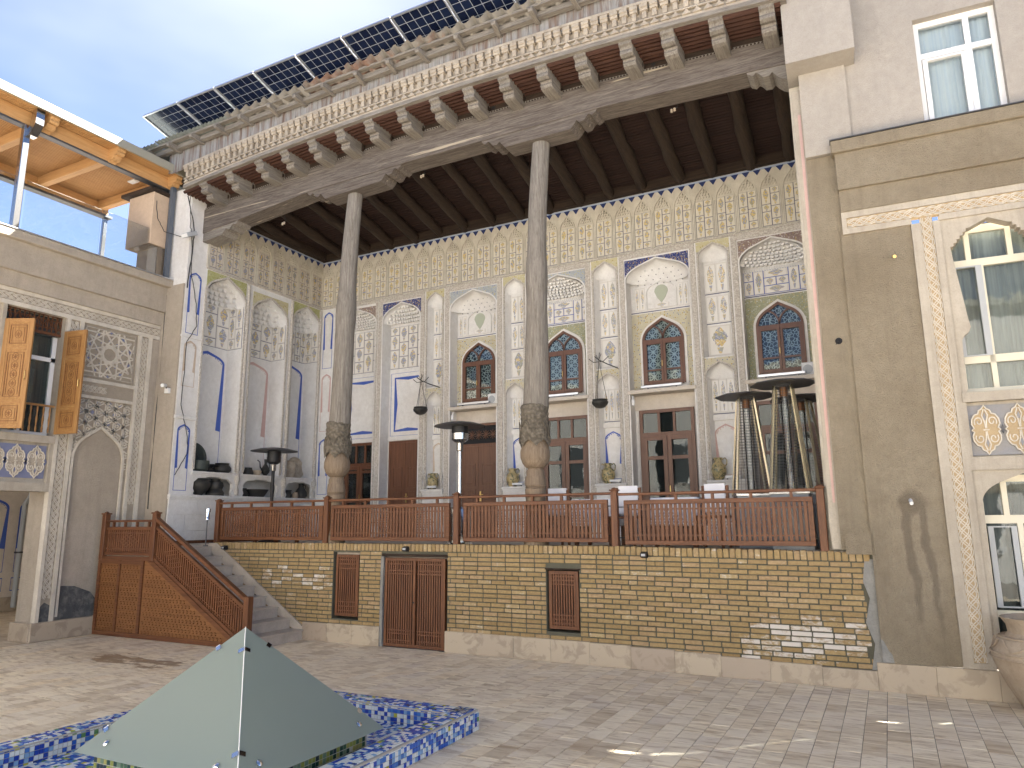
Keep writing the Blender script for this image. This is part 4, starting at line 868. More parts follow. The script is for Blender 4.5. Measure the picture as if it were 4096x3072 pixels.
# ---- left porch wall
LN = [(10.62, 11.84, 'span_olive', 'plaster'), (11.90, 13.30, 'span_yellow', 'frame'), (13.34, 14.43, 'span_olive', 'plaster')]
DP = .5
MB().box(10.5, 14.6, DP, DP + .15, 2.6, 7.84).build('niche_back_wall', 'plaster_blueish', H, FL)
for k, (s0, s1, sp, kd) in enumerate(LN):
    ins = .13 if kd == 'frame' else .05; xc, a = (s0 + s1) / 2, (s1 - s0) / 2 - ins; za = 7.62 if kd == 'frame' else 7.74; zs = za - .48
    q = MB(); plate_open(q, s0, s1, 3.2, 7.83, xc, a, zs, za, 0, DP + .01); bay = q.build('tall_niche', 'plaster_blueish', H, FL)
    q = MB(); spandrels(q, xc - a - .01, xc + a + .01, za + .05, xc, a + .004, zs, za + .004, -.008, .002); q.build('spandrel', sp, bay, FL)
    MB().ribbon([(xc + a + .012, 3.25)] + arch(xc, a + .02, zs, za + .02, 10) + [(xc - a - .012, 3.25)], .045, -.022, .002).build('arch_moulding', 'plaster_carved', bay, FL)
    vault(bay, FL, xc, a - .002, zs - .1, za, DP - .04, .02, 'plaster_blueish', 5, 8)
    zb = 6.18 if k < 2 else 6.35
    bx('panel_backing', 'paint_navy', bay, xc - a + .005, xc + a - .005, DP - .006, DP, zb, zs - .05, FL); nn = 3 if k < 2 else 5; hh = zs - .05 - zb
    for c in range(nn):
        cuts = (0, .52, 1) if c % 2 == 0 else (0, .2, .78, 1)
        for v0, v1 in zip(cuts, cuts[1:]): cell(bay, FL, xc - a + 2 * a * c / nn + .008, xc - a + 2 * a * (c + 1) / nn - .008, zb + v0 * hh + .008, zb + v1 * hh - .008, DP - .016, 'picture_white')
    blue_arch(bay, FL, xc - a + .05, xc + a - .06, 3.3, zb - .12, DP, ('paint_blue', 'paint_pink', 'paint_blue')[k], 1.7)
    # reveal cells on the far cheek of the niche
    FRV = T(-13.3, xc + a, 0)
    bx('panel_backing', 'paint_navy', bay, -DP + .01, -.03, -.008, 0, zb, zs - .05, FRV)
    for c in range(2):
        cuts = (0, .48, 1) if c else (0, .25, .8, 1)
        for v0, v1 in zip(cuts, cuts[1:]): cell(bay, FRV, -DP + .01 + c * .23 + .004, -DP + .01 + (c + 1) * .23 - .004, zb + v0 * hh + .005, zb + v1 * hh - .005, -.018, 'picture_white')
    # shelf and cusped cupboard niche below
    sh = MB().cbox(s0 + .0, s1, -.04, DP, 3.17, 3.215, .008).box(s0, s1, -.025, .1, 3.14, 3.17); sh.build('shelf', 'plaster_white', bay, FL)
    a2 = a - .03; O = [(xc + a2, 2.7), (xc + a2 - .03, 2.78), (xc + a2, 2.84), (xc + a2 - .01, 2.98), (xc + a2 - .12, 3.07), (xc + .22, 3.08), (xc + .19, 3.105), (xc - .19, 3.105), (xc - .22, 3.08), (xc - a2 + .12, 3.07), (xc - a2 + .01, 2.98), (xc - a2, 2.84), (xc - a2 + .03, 2.78), (xc - a2, 2.7)]
    MB().prism([(s0, 2.7), (s0, 3.17), (s1, 3.17), (s1, 2.7)] + O, .002, .08).build('cusped_niche', 'plaster_white', bay, FL)
for s_ in (11.87, 13.32, 14.38):
    MB().lathe([(.05, 0), (.055, .12), (.03, .2), (.07, .34), (.05, .48), (.03, .55)], (s_, -.01, 2.72), 12).lathe([(.045, 0), (.042, 4.5)], (s_, -.01, 3.27), 10).build('colonnette', 'plaster_carved', H, FL, smooth=True)
MB().cbox(10.1, 14.45, -.07, .6, 2.64, 2.70, .01).box(10.1, 14.45, -.045, .1, 2.60, 2.64).build('dado_ledge', 'plaster_white', H, FL)
for j in range(3):
    e = 10.12 - (j % 2) * .3; z0 = 1.675 + (0 if j == 0 else .27 + (j - 1) * .33); z1 = 1.675 + .27 + j * .33
    while e < 14.4:
        p, q_ = max(e, 10.11), min(e + .72, 14.43); 
        if q_ - p > .05: MB().cbox(p + .002, q_ - .002, -.012, .3, z0 + .002, min(z1, 2.6) - .002, .003).build('dado_slab', 'plaster_white', H, FL)
        e += .72
bx('skirting', 'rail_wood_x', H, 10.3, 14.4, -.03, .0, 1.64, 1.74, FL)
blue_arch(H, FL, 10.2, 10.52, 6.2, 7.62, 0); blue_arch(H, FL, 10.2, 10.52, 5.02, 6.05, 0, 'paint_tan'); blue_arch(H, FL, 10.2, 10.52, 2.78, 4.2, 0); MB().cbox(10.1, 10.64, -.035, .1, 4.30, 4.38, .01).cbox(10.1, 10.64, -.02, .1, 6.1, 6.15, .006).build('pier_moulding', 'plaster_white', H, FL)
# ---- columns
def wob(seed): 
    r = random.Random(seed); ph = [r.uniform(0, 6.28) for _ in range(6)]
    return ph
for i, (xt, xb, zt) in enumerate(((-9.1, -9.31, 8.70), (-4.9, -5.10, 8.75))):
    cy = 10.70; ph = wob(i + 3); q = MB(); n = 24; K = 40
    for j in range(K + 1):
        f_ = j / K; z = 3.95 + (zt - 3.95) * f_; r = .212 - .064 * f_ ** .8; cx = xb + (xt - xb) * f_ + .03 * sin(f_ * 5 + ph[0]); 
        if abs(f_ - .48) < .08: r += .02 * cos((f_ - .48) / .08 * pi / 2)
        for k in range(n): a = 2 * pi * k / n; rr = r * (1 + .025 * sin(2 * a + ph[1] + f_ * 6) + .02 * sin(5 * a + ph[2] - f_ * 9)); q.v.append((cx + rr * cos(a), cy + rr * sin(a), z))
    for j in range(K):
        for k in range(n): p0 = j * n + k; p1 = j * n + (k + 1) % n; q.f.append((p0, p1, p1 + n, p0 + n))
    c = q.build('column', 'grey_wood_z', H, smooth=True)
    fn = lambda r, z, a, j: (r * (1 + .02 * sin(8 * a)), z if j > 0 else z + .11 * abs(sin(3 * a)))
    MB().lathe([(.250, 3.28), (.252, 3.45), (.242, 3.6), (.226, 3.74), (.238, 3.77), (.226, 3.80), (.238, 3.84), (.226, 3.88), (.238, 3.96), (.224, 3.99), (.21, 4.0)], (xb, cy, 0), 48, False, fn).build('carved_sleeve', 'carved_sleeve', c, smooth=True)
    hr = MB()
    for k in range(6):
        a0 = k * pi / 3 + .3; P = []
        for t in range(13): u = t / 12; da = .42 * sin(u * pi); P.append((xb + .258 * cos(a0 + da), cy + .258 * sin(a0 + da), 3.72 - .36 * u))
        hr.tube(P, .008, 5); hr.tube([(xb + .258 * cos(2 * a0 - atan2(p[1] - cy, p[0] - xb)), cy + .258 * sin(2 * a0 - atan2(p[1] - cy, p[0] - xb)), p[2]) for p in P], .008, 5)
    hr.build('leaf_tracery', 'carved_sleeve', c, smooth=True)
    MB().lathe([(.10, 2.93), (.15, 2.95), (.21, 3.02), (.245, 3.12), (.245, 3.22), (.205, 3.36), (.17, 3.5)], (xb, cy, 0), 32).build('bulb', 'pale_wood', c, smooth=True)
    MB().lathe([(.20, 1.67), (.20, 1.85), (.165, 1.95), (.150, 2.2), (.165, 2.42), (.175, 2.60), (.162, 2.615), (.176, 2.63), (.162, 2.645), (.176, 2.66), (.165, 2.80), (.15, 2.82), (.15, 2.90), (.11, 2.95)], (xb, cy, 0), 12).build('base', 'pale_wood', c, smooth=True)
# ---- front beam, brackets, band
crown = lambda x: .27 * (1 - ((x + 6.8) / 6.3) ** 2)
BX = [-13.42, -12.6, -10.2, -7.7, -3.7, -1.3, -.5]; BB = [8.58, 8.65, 8.88, 8.93, 8.93, 8.82, 8.77]; BT = [9.15, 9.22, 9.38, 9.475, 9.40, 9.26, 9.19]
def lp(X_, Y_, x):
    for i in range(len(X_) - 1):
        if x <= X_[i + 1]: t = (x - X_[i]) / (X_[i + 1] - X_[i]); return Y_[i] + (Y_[i + 1] - Y_[i]) * t
    return Y_[-1]
MB().prism(list(zip(BX, BB)) + list(zip(BX, BT))[::-1], 10.45, 10.88).build('front_beam', 'beam_wood', H)
XS = [-13.4 + k * .43 for k in range(31)]
MB().prism([(x, lp(BX, BT, x)) for x in XS] + [(x, lp(BX, BT, x) + .20) for x in XS[::-1]], 10.50, 10.8).build('upper_board', 'dark_wood_x', H)
MB().prism([(x, lp(BX, BT, x) + .0) for x in XS] + [(x, lp(BX, BT, x) + .045) for x in XS[::-1]], 10.47, 10.52).build('carved_band', 'grey_wood_x', H); 
q = MB(); k = 0; x = -13.2
while x < -.8: z = lp(BX, BT, x) + .0225; q.prism([(x - .02, z), (x, z + .016), (x + .02, z), (x, z - .016)], 10.462, 10.475); x += .055
q.build('diamond_beads', 'dark_wood_x', H, kind='stuff')
for x, z in ((-9.75, 9.4), (-11.3, 9.36), (-5.75, 9.52), (-2.75, 9.42), (-8.3, 9.5)): MB().prism([(x + (.055 if t % 2 else .022) * cos(t * pi / 6), lp(BX, BT, x) + .115 + (.055 if t % 2 else .022) * sin(t * pi / 6)) for t in range(12)], 10.494, 10.505).build('star_opening', 'room_dark', H)
cus = lambda s_: [(0, 0), (s_ * .03, -.06), (s_ * .10, -.10), (s_ * .15, -.06), (s_ * .19, -.09), (s_ * .24, -.16), (s_ * .33, -.17), (s_ * .38, -.12), (s_ * .43, -.19), (s_ * .50, -.26)]
for xl, xr in ((-10.2, -7.78), (-6.0, -3.74)):
    zl, zr = lp(BX, BB, xl), lp(BX, BB, xr); Lp = [(xl + x, zl + z + .02) for x, z in cus(1)]; Rp = [(xr + x, zr + z + .02) for x, z in cus(-1)]
    MB().prism(Lp + Rp[::-1] + [(xr, zr + .03), (xl, zl + .03)], 10.47, 10.86).build('column_bracket', 'beam_wood', H)
for xe, s_ in ((-12.2, -1), (-1.32, 1)):
    ze = lp(BX, BB, xe); P = [(xe + x, ze + z + .02) for x, z in cus(s_)]; xw = -13.32 if s_ < 0 else -.7; MB().prism(P + [(xw, ze - .30), (xw, ze + .03)], 10.47, 10.86).build('wall_bracket', 'grey_wood_x', H)
# ---- rafters, consoles, ceiling battens
CPX = [-12.655, -11.87, -11.00, -10.29, -9.55, -8.83, -8.13, -7.37, -6.63, -5.92, -5.205, -4.49, -3.79, -3.02, -2.35, -1.615, -.893]
prof = [(0, 0), (0, -.07), (.045, -.085), (.075, -.12), (.055, -.16), (.06, -.20), (.12, -.22), (.20, -.20), (.215, -.235), (.20, -.27), (.23, -.31), (.30, -.325), (.66, -.325), (.66, 0)]
cmsh = MB().prismx(prof, -.105, .105).mesh('console', 'grey_wood_y')
for i, x in enumerate(CPX):
    zt = 9.40 + crown(x); inst('console', cmsh, H, T(x, 9.84, zt) @ Matrix.Rotation(random.uniform(-.02, .02), 4, 'Z'))
    r = random.Random(i); xb = x * 1.05 - .16; zf, zb = zt - .13, 9.27; P = []; R_ = []
    for k in range(9): f_ = k / 8; P.append((x + (xb - x) * f_ + r.uniform(-.02, .02), 10.4 + 4.05 * f_, zf + (zb - zf) * f_ + r.uniform(-.015, .015))); R_.append(.125 + r.uniform(-.018, .018))
    MB().tube(P, R_, 10).build('rafter', 'dark_wood_y', H, smooth=True)
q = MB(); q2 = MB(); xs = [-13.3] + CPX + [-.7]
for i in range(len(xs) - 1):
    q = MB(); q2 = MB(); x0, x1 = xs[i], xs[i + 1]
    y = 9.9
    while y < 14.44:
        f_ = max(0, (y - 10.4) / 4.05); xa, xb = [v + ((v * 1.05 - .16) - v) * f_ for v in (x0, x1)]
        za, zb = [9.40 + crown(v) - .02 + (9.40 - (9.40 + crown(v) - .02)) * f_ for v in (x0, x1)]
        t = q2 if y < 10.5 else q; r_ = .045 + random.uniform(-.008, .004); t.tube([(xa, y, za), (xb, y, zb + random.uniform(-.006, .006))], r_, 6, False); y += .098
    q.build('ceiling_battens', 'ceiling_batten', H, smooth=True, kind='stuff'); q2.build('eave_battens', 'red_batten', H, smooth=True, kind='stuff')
MB().box(-13.3, -.85, 14.30, 14.44, 9.17, 9.45).box(-13.3, -13.1, 10.6, 14.4, 9.17, 9.45).build('wall_plate', 'dark_wood_x', H)
MB().box(-13.9, -.3, 10.1, 15.2, 9.78, 9.9).build('light_block_deck', 'dark_wood_x', H)  # unseen slab added above the battens to block light
for x, z in ((-11.35, 8.62), (-7.65, 8.86), (-2.6, 8.83)):
    t = thing('porcelain_insulator', 'small white porcelain insulator under the beam beside ' + {-11.35: 'the left wall', -7.65: 'the first column bracket', -2.6: 'the right bracket'}[x], 'insulator', (x, 10.9, z), 'insulators under the beam')
    MB().lathe([(.012, 0), (.024, .01), (.016, .03), (.024, .045), (.014, .06)], (x, 10.95, z - .04), 10).lathe([(.012, 0), (.024, .01), (.016, .03), (.024, .045), (.014, .06)], (x + .05, 10.95, z - .03), 10).build('knob', 'clay_pale', t, smooth=True); MB().tube([(x - .03, 10.95, z + .02), (x + .1, 10.95, z + .03), (x + .1, 10.9, z + .15)], .006, 5).build('hook', 'black_metal', t)
# ---- eaves: edge board, brick cornice, silvered boards, tin roof
YE = 9.80
def curve_slab(name, m, a, b, y0, y1, x0=-13.2, x1=-.62, n=26, par=H, k=1.0):
    X_ = [x0 + (x1 - x0) * i / n for i in range(n + 1)]; return MB().prism([(x, a + crown(x) * k) for x in X_] + [(x, b + crown(x) * k) for x in X_[::-1]], y0, y1).build(name, m, par)
curve_slab('edge_board', 'grey_wood_x', 9.385, 9.455, YE - .03, YE + .5)
cb = curve_slab('brick_cornice', 'cornice_brick', 9.456, 9.90, YE + .03, YE + .35); curve_slab('cornice_shade_base', 'stucco_ground', 9.457, 9.60, YE + .02, YE + .08, par=cb)  # darker base colour paints the shade between the zigzag teeth
curve_slab('cornice_lip', 'cornice_brick', 9.87, 9.915, YE - .075, YE + .02, par=cb); curve_slab('cornice_fillet', 'cornice_brick', 9.60, 9.625, YE - .03, YE + .01, par=cb)
th_ = MB().prism([(-.07, 0), (.07, 0), (0, .085)], -.045, .01).mesh('zigzag_tooth', 'cornice_brick')
bk = MB().prismx([(.07, 0), (-.025, .0), (-.035, .05), (-.035, .115), (.07, .115)], -.036, .036).prismx([(.07, .115), (-.055, .115), (-.068, .15), (-.05, .158), (-.075, .17), (-.075, .225), (.07, .225)], -.062, .062).mesh('cornice_corbel', 'cornice_brick')
sp_ = .163; x = -13.1
while x < -.7:
    c = crown(x); sh = Matrix.Rotation(-math.atan(.27 * 2 * (x + 6.8) / 6.3 ** 2), 4, 'Y').inverted()
    inst('zigzag_tooth', th_, cb, T(x, YE, 9.505 + c) @ Matrix.Rotation(random.uniform(-.04, .04), 4, 'Y')); inst('cornice_corbel', bk, cb, T(x, YE, 9.64 + c + random.uniform(-.006, .006)) @ Matrix.Rotation(random.uniform(-.05, .05), 4, 'Z')); x += sp_
curve_slab('brick_course', 'cornice_brick', 9.457, 9.50, YE - .016, YE + .01, par=cb)
x = -13.75; bm = [MB().box(-w_ / 2, w_ / 2, 0, .02, 0, .62).mesh('fascia_board', 'board_silver') for w_ in (.085, .10, .115, .13)]
while x < -.7:
    w_ = random.randrange(4); d = (.085, .10, .115, .13)[w_] + .004; c = crown(max(-13.1, min(-.5, x))); inst('fascia_board', bm[w_], H, T(x + d / 2, YE - .02 + random.uniform(-.006, .006), 9.86 + c * .75 + random.uniform(-.02, .015))); x += d
zr = lambda x: 10.27 + .10 * (1 - ((x + 6.8) / 7.5) ** 2)
X_ = [-14.4 + k * .55 for k in range(26)]; MB().prism([(x, zr(x)) for x in X_] + [(x, zr(x) + .1) for x in X_[::-1]], YE - .16, YE - .06).build('eave_beam', 'grey_wood_x', H); MB().prism([(x, zr(x) + .105) for x in X_] + [(x, zr(x) + .15) for x in X_[::-1]], YE - .30, YE - .2).build('eave_lath', 'grey_wood_x', H)
rt_ = MB().prismx([(-.36, .0), (-.38, .05), (-.34, .1), (.2, .12), (.2, .0), (-.1, -.03)], -.04, .04).mesh('rafter_tail', 'grey_wood_y')
for i in range(19): x = -14.1 + i * .74; inst('rafter_tail', rt_, H, T(x, YE, zr(x) - .01) @ Matrix.Rotation(random.uniform(-.15, .15), 4, 'Z'))
TILT = radians(-14)
def sheet(w_, wl, amp): 
    q = MB(); n = int(w_ / wl * 6); 
    for i in range(n + 1):
        x = w_ * i / n; z = amp * sin(2 * pi * x / wl); q.v += [(x, 0, z), (x, 3.2, z)]
    q.f = [(2 * i, 2 * i + 2, 2 * i + 3, 2 * i + 1) for i in range(n)]; return q
s_old = sheet(1.1, .275, .04); s_old.v = [(x, y, z * 1.0 + (.035 if abs((x / .275) % 1 - .25) < .12 else 0)) for x, y, z in s_old.v]
so = s_old.mesh('roof_sheet', 'roof_sheet'); sn = sheet(1.1, .12, .022).mesh('roof_sheet', 'roof_sheet_new')
for i in range(13):
    x = -14.9 + i * 1.09; inst('roof_sheet', sn if i < 3 else so, H, T(x, YE - .40 + random.uniform(-.04, .04), zr(x) + .18 + random.uniform(-.01, .025)) @ Matrix.Rotation(TILT, 4, 'X') @ Matrix.Rotation(random.uniform(-.01, .01), 4, 'Y'))
# ---- solar panels, seen from below
cm_ = MB().box(-.083, .083, -.083, .083, -.002, 0).mesh('cell', 'solar_cell')
for i in range(12):
    x = -14.05 + i * 1.143
    t = thing('solar_panel', 'dark blue solar panel in the row tilted over the tin roof edge' if i else 'end solar panel of the row, its corner free against the sky', 'solar panel', (x, 9.3, 11.13), 'solar panels along the roof')
    F = T(x, 9.24, 11.10 + .0) @ Matrix.Rotation(radians(-15), 4, 'X'); w_, l_ = 1.125, 1.78
    t.matrix_basis = W[t] = F
    MB().box(.0, w_, 0, l_, 0, .006).build('backsheet', 'solar_back', t, F)
    fr = MB().box(-.004, .026, 0, l_, -.03, .012).box(w_ - .026, w_ + .004, 0, l_, -.03, .012).box(.026, w_ - .026, -.002, .026, -.03, .012).box(.026, w_ - .026, l_ - .026, l_, -.03, .012); fr.build('frame', 'aluminium', t, F)
    for a in range(6):
        for b_ in range(9): inst('cell', cm_, t, F @ T(.118 + a * .178, .125 + b_ * .178, -.003))
# ================================================================ carved ornament tools
def braid(parent, F, p, q_, w_, y, m='stucco_relief'):
    # three interlaced strands with small leaves, running from p to q_ (x, z) inside a band of width w_
    dx, dz = q_[0] - p[0], q_[1] - p[1]; L_ = hypot(dx, dz); ux, uz = dx / L_, dz / L_; nx, nz = -uz, ux; n = max(2, round(L_ / (w_ * 2.5))); wl = L_ / n; mb = MB(); N = 24
    at = lambda t, o: (p[0] + ux * t + nx * o, p[1] + uz * t + nz * o)
    for s_ in range(3):
        for off in (-1, 1):
            P, Y = [], []
            for k in range(n * N + 1):
                a = 2 * pi * k / N + s_ * 2 * pi / 3; P.append(at(wl * k / N + off * w_ * .07 * (-cos(a)) * .8, w_ * .37 * sin(a) + off * w_ * .07)); Y.append(y - .012 - .006 * sin(2 * a))
            mb.ribbon(P, w_ * .075, Y, y)
    for k in range(n * 3):
        t = wl * (k + .5) / 3
        for s_ in (-1, 1): mb.ribbon([at(t - wl * .05, s_ * w_ * .44), at(t, s_ * w_ * .30), at(t + wl * .06, s_ * w_ * .40)], w_ * .07, y - .009, y)
    return mb.build('braid_relief', m, parent, F, kind='stuff')
def clip_lines(mb, segs, ok, w_, y0, y1, step=.012):
    for (a, b) in segs:
        L_ = hypot(b[0] - a[0], b[1] - a[1]); n = max(2, int(L_ / step)); run = None
        for k in range(n + 1):
            p = (a[0] + (b[0] - a[0]) * k / n, a[1] + (b[1] - a[1]) * k / n)
            if ok(p): run = [p, p] if run is None else [run[0], p]
            if (not ok(p) or k == n) and run:
                if hypot(run[1][0] - run[0][0], run[1][1] - run[0][1]) > .01: mb.ribbon(run, w_, y0, y1)
                run = None
def arabesque(parent, F, x0, x1, z0, z1, ground, leaf):
    # panel of pointed lobed medallions filled with scrolls and blue lozenges
    bx('panel_ground', ground, parent, x0, x1, .03, .06, z0, z1, F); h = (z1 - z0) * .98; w_ = h * .60; n = max(1, round((x1 - x0) / w_)); w_ = (x1 - x0) / n; md = MB(); st = MB(); lz = MB(); cz = (z0 + z1) / 2
    Q = [(0, .5), (.07, .43), (.16, .40), (.20, .33), (.31, .31), (.40, .22), (.42, .12), (.36, .04), (.43, 0)]
    for k in range(n):
        xc = x0 + (k + .5) * w_; at = lambda u, v: (xc + u * w_, cz + v * h)
        out = [at(u, v) for u, v in Q] + [at(u, -v) for u, v in Q[-2::-1]] + [at(-u, -v) for u, v in Q[1:]] + [at(-u, v) for u, v in Q[-2:0:-1]]
        md.prism(out, .018, .034); st.ribbon(out, .016, .004, .03, True)
        for a in (-1, 1):
            lz.prism([at(u, a * v) for u, v in ((0, .36), (.05, .27), (.015, .20), (-.015, .20), (-.05, .27))], .012, .03); lz.prism([at(.5 * a + u, v) for u, v in ((0, .09), (.06, 0), (0, -.09), (-.06, 0))], .012, .03)
            for b_ in (-1, 1):
                sp = []
                for i in range(15): t = i / 14; r = .17 * (1 - .75 * t); g_ = -.6 + t * 7.2; sp.append(at(b_ * (.20 + r * .85 * cos(g_)), a * (.17 + r * .62 * sin(g_))))
                st.ribbon(sp, .014, .007 + .001 * b_, .03); st.ribbon([at(b_ * .02, a * .42), at(b_ * .09, a * .30), at(b_ * .03, a * .17), at(b_ * .01, a * .03)], .014, .006, .03)
        st.ribbon([at(-.09, 0), at(.09, 0)], .014, .005, .03)
    md.build('medallions', leaf, parent, F); lz.build('lozenges', ground, parent, F); st.build('stem_relief', 'stucco_relief', parent, F, kind='stuff')
# ================================================================ left building
LB = thing('left_building', 'grey beige stucco building with star-lattice panels and open wooden shutters', 'building', (-14, 7, 0)); FW = T(-14.0, 0, 0) @ Matrix.Rotation(pi / 2, 4, 'Z')
w_ = MB(); A = 5.4
w_.box(2, A, 0, .58, 0, 7.2).box(8.08, 10.6, .06, .6, 0, 7.2).box(A, 8.08, .07, .58, 2.7, 3.7).box(A, 8.08, .02, .58, 6.13, 7.2).box(A, 6.96, .02, .58, 3.7, 6.13).box(8.06, 8.082, .02, .58, 3.7, 6.13)
w_.build('wall', 'stucco_left', LB, FW); MB().box(2, 7.5, 4.5, 4.9, 0, 7).build('inner_wall', 'stucco_left', LB, FW); MB().box(2, 10.6, .3, 5, 7.0, 7.2).build('roof_terrace', 'step_stone', LB, FW)
MB().cbox(2, 10.78, -.28, .5, 7.26, 7.43, .01).build('cornice', 'stucco_left', LB, FW); MB().box(2, 10.72, -.16, .4, 6.70, 7.26).build('fascia', 'stucco_left', LB, FW); MB().box(2, 10.66, -.08, .3, 6.40, 6.70).build('fascia', 'stucco_left', LB, FW); MB().box(2, 10.80, -.30, .5, 7.431, 7.45).build('coping', 'aluminium', LB, FW)
# trim frames: horizontal band and verticals
tf = MB().box(2, 10.58, -.03, .1, 6.08, 6.16).box(2, 10.58, -.03, .1, 6.33, 6.40)
for a, b in ((8.07, 8.135), (8.325, 8.40), (9.60, 9.67), (9.83, 9.92)): tf.box(a, b, -.03, .1, .33, 6.08)
tf.box(8.40, 9.60, -.028, .1, 4.57, 4.63).box(8.40, 9.60, -.028, .1, 4.90, 4.97)
tf.build('trim', 'stucco_relief', LB, FW)
bs = MB().box(2, 10.58, -.004, .06, 6.16, 6.33).box(8.135, 8.325, -.004, .06, .33, 6.08).box(9.67, 9.83, -.004, .06, .33, 6.08).box(8.40, 9.6, -.004, .06, 4.63, 4.90); bs.build('braid_ground', 'stucco_ground', LB, FW)
for a, b, w2 in (((5.5, 6.245), (10.55, 6.245), .15), ((8.23, .75), (8.23, 6.05), .165), ((9.75, 2.5), (9.75, 6.05), .14), ((8.45, 4.765), (9.0, 4.765), .15)): braid(LB, FW, a, b, w2, -.004)
# star panel
bx('star_ground', 'stucco_ground', LB, 8.40, 9.60, .015, .06, 4.97, 6.08, FW); MB().ribbon([(8.47, 5.03), (9.53, 5.03), (9.53, 6.02), (8.47, 6.02)], .03, -.01, .02, True).build('star_frame', 'stucco_trim', LB, FW)
ok = lambda p: 8.47 < p[0] < 9.53 and 5.03 < p[1] < 6.02
q = MB(); sb = MB(); c0 = (9.0, 5.53)
for (cx, cz) in (c0,):
    R_ = .70
    for k in range(10):
        for j, (ra, st) in enumerate(((R_, 3), (R_ * .80, 4), (R_ * .34, 3))):
            a, b = 2 * pi * k / 10, 2 * pi * (k + st) / 10; q_ = [((cx + ra * cos(a), cz + ra * sin(a)), (cx + ra * cos(b), cz + ra * sin(b)))]; clip_lines(q, q_, ok, .026, -.008 - .0015 * (k % 2) - .001 * j, .016)
        a = 2 * pi * (k + .5) / 10; 
        for rr in (.30, .47):
            px, pz = cx + rr * cos(a), cz + rr * sin(a)
            if ok((px, pz)): sb.prism([(px + (.055 if t % 2 else .024) * cos(t * pi / 5 + a), pz + (.055 if t % 2 else .024) * sin(t * pi / 5 + a)) for t in range(10)], .008, .016)
q.build('star_strapwork', 'stucco_relief', LB, FW, kind='stuff'); sb.build('blue_stars', 'blue_ground', LB, FW)
# niche with lattice spandrels
nx, na, nzs, nza = 8.98, .53, 3.35, 4.02
q = MB(); plate_open(q, 8.40, 9.60, .33, 4.58, nx, na, nzs, nza, .015, .2); q.build('niche_plate', 'stucco_ground', LB, FW); MB().ribbon([(nx + na - .01, .4)] + arch(nx, na + .0, nzs, nza) + [(nx - na + .01, .4)], .05, -.008, .03).build('niche_moulding', 'stucco_relief', LB, FW); bx('niche_back', 'stucco_left', LB, 8.42, 9.58, .055, .15, .3, 4.2, FW)
ok = lambda p: 8.42 < p[0] < 9.58 and 3.1 < p[1] < 4.55 and abs(p[0] - nx) > arch_w(na + .03, nzs, nza + .03, p[1])
q = MB(); d = .135; sg = []
for k in range(-16, 17):
    for a in (0, pi / 3, -pi / 3): ux, uz = cos(a + pi / 6), sin(a + pi / 6); o = (k + (.28 if k % 2 else -.28)) * d * .75; cx, cz = 9.0 - uz * o, 3.9 + ux * o; sg.append(((cx - ux * 1.6, cz - uz * 1.6), (cx + ux * 1.6, cz + uz * 1.6)))
clip_lines(q, sg, ok, .024, -.006, .016); q.build('lattice_strapwork', 'stucco_relief', LB, FW, kind='stuff')
sb = MB()
for i in range(-3, 4):
    for j in range(-4, 5):
        px, pz = 9.0 + i * .234 + (j % 2) * .117, 3.9 + j * .2025
        if ok((px, pz)) and ok((px, pz - .05)): sb.prism([(px + (.05 if t % 2 else .028) * cos(t * pi / 6), pz + (.05 if t % 2 else .028) * sin(t * pi / 6)) for t in range(12)], .008, .016)
sb.build('blue_stars', 'blue_ground', LB, FW)
MB().prism([(8.41, .34), (8.41, .93), (8.55, .95), (8.78, .93), (8.95, .86), (9.1, .80), (9.2, .68), (9.45, .6), (9.58, .34)], .03, .06).build('bare_cement_patch', 'cement_dark', LB, FW)
MB().prism([(8.14, .34), (8.14, .6), (8.22, .68), (8.32, .62), (8.32, .34)], -.012, 0).build('bare_cement_patch', 'cement_dark', LB, FW)
MB().cbox(8.0, 9.62, -.05, .3, 0, .335, .01).cbox(7.98, 8.1, -.02, .6, 0, .33, .01).build('plinth', 'travertine', LB, FW)
bx('pilaster', 'stucco_left', LB, 9.93, 10.42, -.02, .2, 0, 6.07, FW); bx('pilaster', 'stucco_left', LB, 10.42, 10.62, .12, .3, 0, 6.07, FW)
# ornament panel and sill under the window
tf = MB().box(A, 8.07, -.05, .2, 3.60, 3.74).box(A, 8.07, -.02, .2, 2.70, 2.86).box(8.0, 8.07, -.02, .1, 2.86, 3.6); tf.build('window_sill', 'stucco_trim', LB, FW); bx('panel_rim', 'stucco_trim', LB, A, 8.0, .05, .2, 2.86, 3.6, FW); arabesque(LB, FW, 6.2, 7.97, 2.94, 3.55, 'blue_ground', 'stucco_left')
# window with shutters
tf = MB().box(6.9, 6.97, -.02, .2, 3.74, 6.16).box(8.04, 8.07, -.02, .2, 3.74, 6.16); tf.build('window_trim', 'stucco_trim', LB, FW)
wn = MB().box(6.97, 8.05, .22, .28, 3.74, 3.82).box(6.97, 8.05, .22, .28, 5.2, 5.28).box(6.97, 7.05, .22, .28, 3.82, 5.7).box(7.97, 8.05, .22, .28, 3.82, 5.7).box(7.47, 7.55, .22, .28, 3.82, 5.7).build('window', 'upvc_white', LB, FW)
for a, b in ((7.05, 7.47), (7.55, 7.97)): glazing(wn, FW, a, b, 3.82, 5.2, .25); glazing(wn, FW, a, b, 5.28, 5.7, .25)
bx('curtain', 'curtain_dark', wn, 6.97, 8.05, .32, .34, 3.75, 6.1, FW)
lt = MB().box(6.97, 8.05, .10, .14, 5.70, 5.75).box(6.97, 8.05, .10, .14, 6.07, 6.12)
for k in range(13): x = 7.0 + k * .086; lt.box(x - .008, x + .008, .11, .13, 5.75, 6.07)
